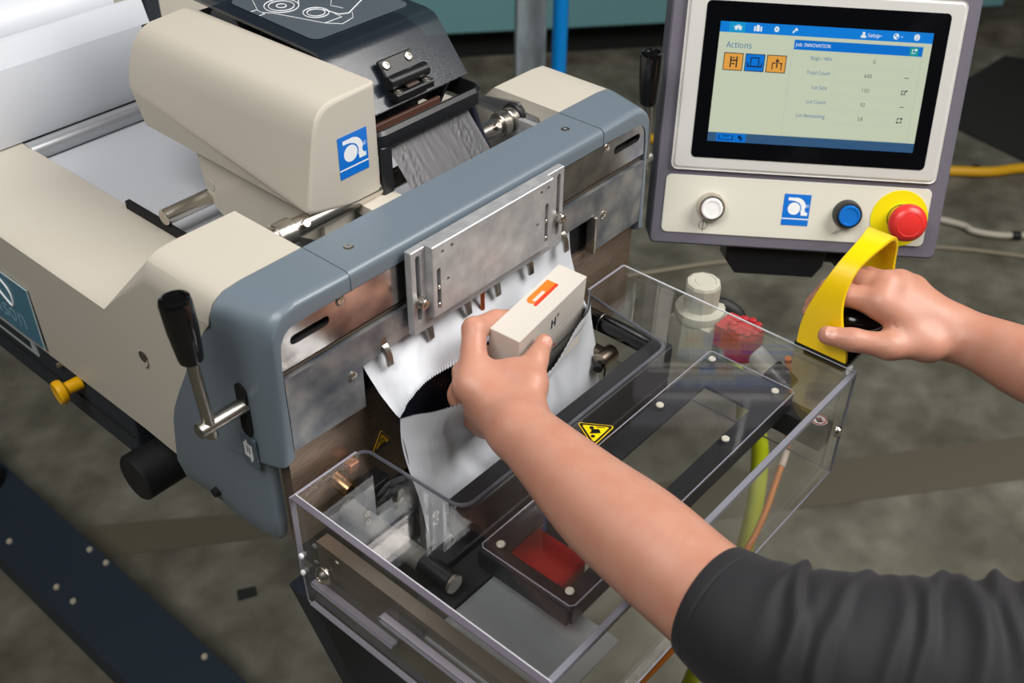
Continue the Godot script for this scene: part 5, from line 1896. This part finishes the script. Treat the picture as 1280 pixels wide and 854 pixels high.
func surroundings() -> void:
	var s := Soup.new()
	var o := thing("teal_cabinet", "teal machine cabinet standing in the background behind the post", "cabinet", Vector3(2.4, 0.0, -1.9))
	var d := Vector3(0.7646, 0, 0.6445)
	var n := Vector3(-0.6445, 0, 0.7646)
	var xf := Transform3D(Basis(d, Vector3.UP, n), Vector3(1.97, 0, -1.808))
	box(s, -1.4, 0.12, -0.9, 1.9, 1.5, 0.0, 0.006, xf)
	part(o, "body", s, mat("teal paint", rgb(112, 160, 166), 0.45))
	s = Soup.new()
	box(s, -1.35, 0.0, -0.85, 1.85, 0.121, -0.1, 0.0, xf)
	part(o, "gap_shade_block", s, M.dark)  # dark block painting the shadow gap under the cabinet
	o = thing("steel_post", "square galvanised steel post standing behind the machine", "post", Vector3(1.36, 0.0, -0.955))
	s = Soup.new()
	ext(s, rrect(-0.033, -0.033, 0.033, 0.033, 0.005), 0.004, 2.6, Transform3D(Basis(Vector3.UP, deg_to_rad(-46.0)), Vector3(1.352, 0, -0.955)) * TOP)
	var zinc := mat("galvanised", rgb(178, 190, 196), 0.5, 0.1)
	zinc.albedo_texture = noise_tex(0.03, Color(0.7, 0.7, 0.7), Color(1, 1, 1), 256, 4, 40)
	tri_planar(zinc, Vector3(5, 1.2, 5))
	part(o, "post_tube", s, zinc)
	s = Soup.new()
	box(s, 1.28, 0.0, -1.03, 1.44, 0.008, -0.87)
	part(o, "foot_plate", s, zinc)
	o = thing("blue_air_pipe", "bright blue air pipe hanging beside the steel post", "pipe", Vector3(1.33, 0.38, -0.855))
	s = Soup.new()
	rod(s, Vector3(1.33, 0.475, -0.855), Vector3(1.33, 2.6, -0.855), 0.0165, 20)
	part(o, "pipe", s, mat("bright blue", rgb(0, 132, 214), 0.35))
	s = Soup.new()
	rod(s, Vector3(1.33, 0.43, -0.855), Vector3(1.33, 0.48, -0.855), 0.022, 20)
	part(o, "coupling", s, M.black)
	s = Soup.new()
	rod(s, Vector3(1.325, 0.38, -0.855), Vector3(1.325, 0.435, -0.855), 0.01, 16)
	part(o, "branch", s, mat("bright blue", rgb(0, 132, 214), 0.35))
	s = Soup.new()
	rod(s, Vector3(1.345, 0.38, -0.85), Vector3(1.341, 0.435, -0.85), 0.012, 16)
	part(o, "valve", s, M.black)
	# floor marks and hoses
	var tape := mat("old tape", rgb(96, 90, 75), 0.8)
	o = thing("floor_tape_band", "worn brown tape band on the concrete to the right of the clear guard", "floor tape", Vector3(1.2, 0.0, 0.12))
	s = Soup.new()
	s.quad(Vector3(0.5, 0.001, -0.52), Vector3(0.42, 0.001, -0.44), Vector3(1.8, 0.001, 0.66), Vector3(1.9, 0.001, 0.6))
	part(o, "band", s, tape)
	o = thing("floor_tape_band", "worn brown tape band on the concrete left of the machine's grey casting", "floor tape", Vector3(0.2, 0.0, -0.8))
	s = Soup.new()
	s.quad(Vector3(0.1, 0.001, -0.93), Vector3(0.045, 0.001, -0.87), Vector3(0.45, 0.001, -0.54), Vector3(0.5, 0.001, -0.57))
	part(o, "band", s, tape)
	o = thing("floor_tape_scrap", "small black scrap of tape on the floor beside the foot beam", "floor tape", Vector3(0.195, 0.0, -0.591))
	s = Soup.new()
	s.quad(Vector3(0.188, 0.0012, -0.61), Vector3(0.175, 0.0012, -0.589), Vector3(0.204, 0.0012, -0.574), Vector3(0.215, 0.0012, -0.593))
	part(o, "scrap", s, mat("black tape", rgb(38, 38, 40), 0.6))
	o = thing("dark_floor_patch", "dark flat patch on the floor behind the control panel's right edge", "mat", Vector3(3.0, 0.0, -0.5))
	s = Soup.new()
	ext(s, PackedVector2Array([Vector2(2.72, 0.54), Vector2(2.6, 0.14), Vector2(2.75, -0.5), Vector2(3.6, -0.3), Vector2(3.3, 0.5)]), 0.0, 0.008, TOP)
	part(o, "patch_sheet", s, mat("patch black", rgb(40, 38, 36), 0.8))  # dark flat area lying on the floor
	o = thing("yellow_floor_hose", "yellow hose lying on the floor right of the control panel", "hose", Vector3(2.5, 0.0, -0.2))
	s = Soup.new()
	tube(s, spline([Vector3(1.9, 0.016, -1.5), Vector3(2.05, 0.016, -0.85), Vector3(2.4, 0.016, -0.29), Vector3(2.56, 0.016, -0.14), Vector3(2.85, 0.016, 0.14), Vector3(3.6, 0.016, 0.9), Vector3(4.6, 0.016, 1.3)], 8), [0.014], 12)
	part(o, "hose", s, mat("hose yellow", rgb(226, 170, 30), 0.45))
	s = Soup.new()
	rod(s, Vector3(2.435, 0.016, -0.257), Vector3(2.447, 0.016, -0.246), 0.0155, 14)
	part(o, "joint", s, M.black)
	o = thing("white_floor_cable", "white cable with a black tie lying on the floor right of the control panel", "cable", Vector3(2.15, 0.0, -0.1))
	s = Soup.new()
	tube(s, spline([Vector3(1.8, 0.012, -1.3), Vector3(2.0, 0.012, -0.6), Vector3(2.135, 0.012, -0.205), Vector3(2.135, 0.012, -0.13), Vector3(2.16, 0.012, -0.07), Vector3(2.21, 0.012, -0.01), Vector3(2.4, 0.012, 0.25), Vector3(3.2, 0.012, 1.2)], 8), [0.0085], 10)
	part(o, "cable_run", s, mat("cable white", rgb(196, 188, 172), 0.5))
	s = Soup.new()
	rod(s, Vector3(2.178, 0.012, -0.048), Vector3(2.192, 0.012, -0.031), 0.011, 12)
	part(o, "tie", s, M.black)
	o = thing("beige_floor_cable", "thin beige cable on the floor seen under the control panel", "cable", Vector3(1.5, 0.0, -0.6))
	s = Soup.new()
	tube(s, spline([Vector3(1.3, 0.006, -0.73), Vector3(1.43, 0.006, -0.645), Vector3(1.6, 0.006, -0.53), Vector3(1.8, 0.006, -0.36), Vector3(2.02, 0.006, -0.155), Vector3(2.3, 0.006, 0.35), Vector3(3.0, 0.006, 1.4)], 6), [0.005], 8)
	part(o, "cable_run", s, mat("cable beige", rgb(150, 140, 120), 0.5))

func operator() -> void:
	var o := thing("person", "person in black long-sleeved top holding the carton, right hand on the palm button", "person", Vector3(0.45, 0.0, 0.95))
	var skin := mat("skin", rgb(196, 146, 125), 0.46)
	skin.albedo_texture = noise_tex(0.012, Color(0.97, 0.9, 0.87), Color(1.0, 1.0, 1.0), 256, 4, 51)
	skin.subsurf_scatter_enabled = true
	skin.subsurf_scatter_strength = 0.12
	skin.normal_enabled = true
	skin.normal_texture = fine_normal(0.2, 9)
	skin.normal_scale = 0.18
	tri_planar(skin, Vector3(14, 14, 14))
	# ---- left arm and hand (x, y, z, radius)
	var l_arm := [ [0.0511, 0.9055, 0.1223, 0.0235], [0.0434, 0.9028, 0.1613, 0.0280], [0.0342, 0.8980, 0.2108, 0.0345], [0.0285, 0.8958, 0.2554, 0.0378], [0.0200, 0.8937, 0.3063, 0.0373], [0.0162, 0.8957, 0.3267, 0.0368], [0.0128, 0.8993, 0.3729, 0.0370], [0.0514, 0.9126, 0.4609, 0.0440], [0.1154, 0.9436, 0.5767, 0.05], [0.26, 1.22, 0.84, 0.06]]
	var l_index := [[0.0565, 0.917, 0.0683, 0.0125], [0.088, 0.9401, 0.0424, 0.0098], [0.1149, 0.9345, 0.0418, 0.0088], [0.1462, 0.9209, 0.0448, 0.008]]
	var l_middle := [[0.0602, 0.8969, 0.0575, 0.0125], [0.0781, 0.8998, 0.04, 0.0098], [0.1099, 0.8948, 0.0345, 0.009], [0.1336, 0.8909, 0.0395, 0.0082]]
	var l_ring := [[0.0674, 0.8778, 0.0594, 0.012], [0.0857, 0.8756, 0.0426, 0.0095], [0.1115, 0.871, 0.0394, 0.0085], [0.1323, 0.8722, 0.0455, 0.0078]]
	var l_pinky := [[0.0707, 0.8652, 0.0687, 0.011], [0.0873, 0.8614, 0.0537, 0.0085], [0.1063, 0.8558, 0.0514, 0.0078], [0.121, 0.8561, 0.0565, 0.0072]]
	var l_thumb := [ [0.0671, 0.9083, 0.1143, 0.0145], [0.0862, 0.9181, 0.1036, 0.0112], [0.1069, 0.9237, 0.0919, 0.0092], [0.1244, 0.9283, 0.0856, 0.0074]]
	var l_web := [[0.0661, 0.9182, 0.0664, 0.011], [0.0843, 0.9195, 0.0861, 0.0105], [0.0866, 0.9164, 0.1041, 0.011]]
	var r_arm := [[0.4307, 0.8789, 0.3125, 0.0235], [0.4303, 0.8806, 0.349, 0.026], [0.4235, 0.8837, 0.3859, 0.031], [0.415, 0.8904, 0.4743, 0.038], [0.41, 0.8885, 0.58, 0.042], [0.56, 1.22, 0.9, 0.06]]
	var r_index := [[0.388, 0.9087, 0.2563, 0.0125], [0.3785, 0.9076, 0.2265, 0.0098], [0.3805, 0.8907, 0.207, 0.009], [0.383, 0.8731, 0.1971, 0.008]]
	var r_middle := [[0.4025, 0.9171, 0.2534, 0.0125], [0.3986, 0.914, 0.2233, 0.0098], [0.3983, 0.8944, 0.2034, 0.009], [0.3961, 0.872, 0.1925, 0.008]]
	var r_ring := [[0.4193, 0.9127, 0.2588, 0.012], [0.4194, 0.9069, 0.2293, 0.0095], [0.4185, 0.8878, 0.2086, 0.0085], [0.4163, 0.8694, 0.1963, 0.0078]]
	var r_pinky := [[0.4351, 0.9049, 0.2673, 0.011], [0.438, 0.8963, 0.242, 0.0085], [0.437, 0.8799, 0.2275, 0.0078], [0.4348, 0.8656, 0.2174, 0.0072]]
	var r_thumb := [[0.3995, 0.8785, 0.3035, 0.013], [0.3716, 0.8808, 0.2799, 0.0118], [0.3553, 0.8832, 0.2521, 0.0098], [0.3471, 0.8827, 0.2314, 0.0086]]
	var left := hand_bones(l_arm.slice(0, 8), [l_index, l_middle, l_ring, l_pinky], l_thumb)
	chain(left, l_web, 0.012)
	var right := hand_bones(r_arm.slice(0, 5), [r_index, r_middle, r_ring, r_pinky], r_thumb)
	var mesh := body_mesh(left, 0.0032, o.position)
	var m2 := body_mesh(right, 0.0032, o.position)
	# neck and head above the shirt
	var trunk := []
	chain(trunk, [[0.42, 1.3, 0.93, 0.055], [0.4, 1.44, 0.91, 0.052]], 0.03)
	chain(trunk, [[0.385, 1.5, 0.885, 0.062], [0.39, 1.56, 0.905, 0.085]], 0.03)
	chain(trunk, [[0.36, 1.515, 0.815, 0.012], [0.366, 1.545, 0.822, 0.009]], 0.01)
	chain(trunk, [[0.42, 0.95, 1.0, 0.11], [0.42, 1.15, 0.98, 0.12], [0.42, 1.3, 0.94, 0.07]], 0.04)
	chain(trunk, [[0.42, 1.25, 0.95, 0.06], [0.26, 1.22, 0.86, 0.055], [0.1154, 0.9436, 0.5767, 0.042], [0.0128, 0.8993, 0.3729, 0.036]], 0.02)
	chain(trunk, [[0.42, 1.25, 0.95, 0.06], [0.57, 1.22, 0.92, 0.055], [0.41, 0.889, 0.58, 0.041], [0.413, 0.8895, 0.52, 0.04]], 0.02)
	var m3 := body_mesh(trunk, 0.008, o.position)
	for m in [m2, m3]:
		mesh.add_surface_from_arrays(Mesh.PRIMITIVE_TRIANGLES, m.surface_get_arrays(0))
	put(o, "body", mesh, skin, "bare forearms and hands")
	# thumb nails
	
	var t2 := Vector3(l_thumb[2][0], l_thumb[2][1], l_thumb[2][2])
	var t3 := Vector3(l_thumb[3][0], l_thumb[3][1], l_thumb[3][2])
	nail(o, t3, t3 - t2, Vector3(0.1, 0.75, 0.65), l_thumb[3][3])
	t2 = Vector3(r_thumb[2][0], r_thumb[2][1], r_thumb[2][2])
	t3 = Vector3(r_thumb[3][0], r_thumb[3][1], r_thumb[3][2])
	nail(o, t3, t3 - t2, Vector3(-0.5, 0.85, 0.15), r_thumb[3][3])
	# ---- black top: sleeve with folds, trunk
	var cloth := mat("black jersey", rgb(31, 30, 34), 0.75)
	cloth.rim_enabled = true
	cloth.rim = 0.25
	cloth.normal_enabled = true
	cloth.normal_texture = fine_normal(0.3, 13)
	cloth.normal_scale = 0.25
	tri_planar(cloth, Vector3(16, 16, 16))
	var s := Soup.new()
	sleeve(s, [Vector3(0.017, 0.8935, 0.3205), Vector3(0.0135, 0.8965, 0.352), Vector3(0.02, 0.9, 0.39), Vector3(0.051, 0.911, 0.461), Vector3(0.0925, 0.93, 0.535), Vector3(0.15, 0.99, 0.64), Vector3(0.26, 1.2, 0.82)], [0.0412, 0.0465, 0.0515, 0.0565, 0.058, 0.062, 0.075], 3)
	part(o, "sleeve", s, cloth, "pushed-up black sleeve with folds", 60.0)
	s = Soup.new()
	sleeve(s, [Vector3(0.414, 0.8895, 0.49), Vector3(0.412, 0.889, 0.56), Vector3(0.43, 0.93, 0.62), Vector3(0.56, 1.2, 0.88)], [0.043, 0.05, 0.058, 0.075], 5)
	part(o, "sleeve", s, cloth, "", 60.0)
	var shirt := []
	chain(shirt, [[0.42, 0.95, 1.0, 0.14], [0.42, 1.15, 0.98, 0.15]], 0.05)
	chain(shirt, [[0.26, 1.22, 0.86, 0.08], [0.42, 1.27, 0.95, 0.09], [0.57, 1.22, 0.92, 0.08]], 0.05)
	put(o, "shirt", body_mesh(shirt, 0.014, o.position), cloth)
	var legs := []
	chain(legs, [[0.42, 0.93, 1.0, 0.14], [0.34, 0.5, 1.0, 0.075], [0.33, 0.08, 1.02, 0.06]], 0.04)
	chain(legs, [[0.42, 0.93, 1.0, 0.14], [0.52, 0.5, 1.02, 0.075], [0.53, 0.08, 1.04, 0.06]], 0.04)
	put(o, "trousers", body_mesh(legs, 0.014, o.position), mat("dark denim", rgb(36, 40, 52), 0.8))
	for x in [0.33, 0.53]:
		var shoe := []
		chain(shoe, [[x, 0.042, 1.05, 0.042], [x, 0.036, 0.9, 0.036]], 0.02)
		put(o, "shoe", body_mesh(shoe, 0.01, o.position), M.black)
	var hair := []
	chain(hair, [[0.395, 1.585, 0.925, 0.088], [0.4, 1.54, 0.945, 0.08], [0.41, 1.4, 0.985, 0.05]], 0.03)
	put(o, "hair", body_mesh(hair, 0.01, o.position), mat("brown hair", rgb(70, 48, 34), 0.6))

func hand_bones(arm: Array, fingers: Array, thumb: Array) -> Array:
	var b := []
	chain(b, smooth_chain(arm), 0.003)
	var wr: Array = arm[0]
	for f in fingers:
		var k: Array = f[0]
		# palm: wrist to knuckle
		b.append([Vector3(wr[0], wr[1], wr[2]), Vector3(k[0], k[1], k[2]), wr[3] * 0.74, k[3] * 0.98, 0.011])
	for i in fingers.size() - 1:
		var p: Array = fingers[i][0]
		var q: Array = fingers[i + 1][0]
		b.append([Vector3(p[0], p[1], p[2]), Vector3(q[0], q[1], q[2]), p[3] * 0.95, q[3] * 0.95, 0.008])
	for f in fingers:
		chain(b, f, 0.0025)
		# knuckle bumps
		var k: Array = f[1]
		b.append([Vector3(k[0], k[1], k[2]), Vector3(k[0], k[1], k[2]) + Vector3(0, 0.0004, 0), k[3] * 1.04, k[3] * 1.04, 0.003])
	b.append([Vector3(wr[0], wr[1], wr[2]), Vector3(thumb[0][0], thumb[0][1], thumb[0][2]), wr[3] * 0.8, thumb[0][3], 0.014])
	chain(b, thumb, 0.006)
	var i0: Array = fingers[0][0]
	b.append([Vector3(thumb[0][0], thumb[0][1], thumb[0][2]), Vector3(i0[0], i0[1], i0[2]), 0.0125, 0.0115, 0.012])
	return b

func smooth_chain(pts: Array) -> Array:
	var out := []
	for i in pts.size() - 1:
		var a: Array = pts[maxi(i - 1, 0)]
		var b: Array = pts[i]
		var c: Array = pts[i + 1]
		var d: Array = pts[mini(i + 2, pts.size() - 1)]
		for k in 4:
			var q := []
			for e in 4:
				q.append(cubic_interpolate(b[e], c[e], a[e], d[e], k / 4.0))
			out.append(q)
	out.append(pts[pts.size() - 1])
	return out

func nail(p: Node3D, tip: Vector3, along_: Vector3, n: Vector3, r: float) -> void:
	var s := Soup.new()
	var d := along_.normalized()
	var nn := (n - d * n.dot(d)).normalized()
	var x := d.cross(nn)
	var rows := []
	for i in 9:
		var row := []
		var t := i / 8.0 * 2.0 - 1.0   # -1 at the root, 1 at the free edge
		var w := 0.95 * sqrt(maxf(0.02, 1.0 - pow(absf(t), 3.5)))
		for k in 9:
			var a := (k / 8.0 * 2.0 - 1.0) * w * 0.72
			var len_ := r * (-0.35 + 0.62 * t)
			# follows the round of the finger tip
			var rr := sqrt(maxf(r * r * 0.35, r * r - pow(maxf(len_, 0.0), 2.0))) + 0.00025
			row.append(tip + d * len_ + (nn * cos(a) + x * sin(a)) * rr)
		rows.append(row)
	sheet(s, rows)
	sheet(s, rows, true)
	part(p, "nail", s, mat("nail", rgb(214, 160, 142), 0.3))

func sleeve(s: Soup, path: Array, radii: Array, sd: int) -> void:
	var per := 44
	var pts := spline(path, per)
	var rr := []
	for i in radii.size() - 1:
		for k in per:
			rr.append(lerpf(radii[i], radii[i + 1], float(k) / per))
	rr.append(radii[radii.size() - 1])
	var g := RandomNumberGenerator.new()
	g.seed = sd
	var folds := []
	var at := 0.03
	while at < 0.36:
		folds.append([at, g.randf_range(0.0035, 0.0068) * clampf(at * 11.0, 0.3, 1.0), g.randf_range(0.0038, 0.0075), g.randf_range(-0.016, 0.016), g.randf_range(0, TAU), g.randf_range(0.0, TAU)])
		at += g.randf_range(0.009, 0.017)
	var n := 96
	var rings := []
	var up := Vector3.UP
	var dist := 0.0
	for i in pts.size():
		if i:
			dist += (pts[i] as Vector3).distance_to(pts[i - 1])
		var d: Vector3 = (pts[mini(i + 1, pts.size() - 1)] - pts[maxi(i - 1, 0)]).normalized()
		var x := up.cross(d).normalized()
		var y := d.cross(x)
		up = y
		var ring := []
		for k in n:
			var th := TAU * k / n
			var r: float = rr[i]
			for f in folds:
				var q: float = (dist - f[0] - f[3] * sin(th - f[4]) - 0.004 * sin(3.0 * th + f[5])) / f[2]
				if absf(q) < 3.0:
					r += f[1] * (exp(-q * q) - 0.35 * exp(-(q - 1.3) * (q - 1.3) * 1.5)) * (0.5 + 0.5 * cos(th - f[5]))
			# hem
			if dist > 0.012 and dist < 0.0135:
				r -= 0.0005
			ring.append(pts[i] + (x * cos(th) + y * sin(th)) * r)
		rings.append(ring)
	# turned-in hem
	var inner := []
	for p in rings[0]:
		inner.append(pts[0] + (p - pts[0]) * 0.93 + (pts[2] - pts[0]).normalized() * 0.002)
	var inner2 := []
	for p in rings[0]:
		inner2.append(pts[0] + (p - pts[0]) * 0.9 + (pts[6] - pts[0]))
	rings.push_front(inner)
	rings.push_front(inner2)
	loft(s, rings, false)
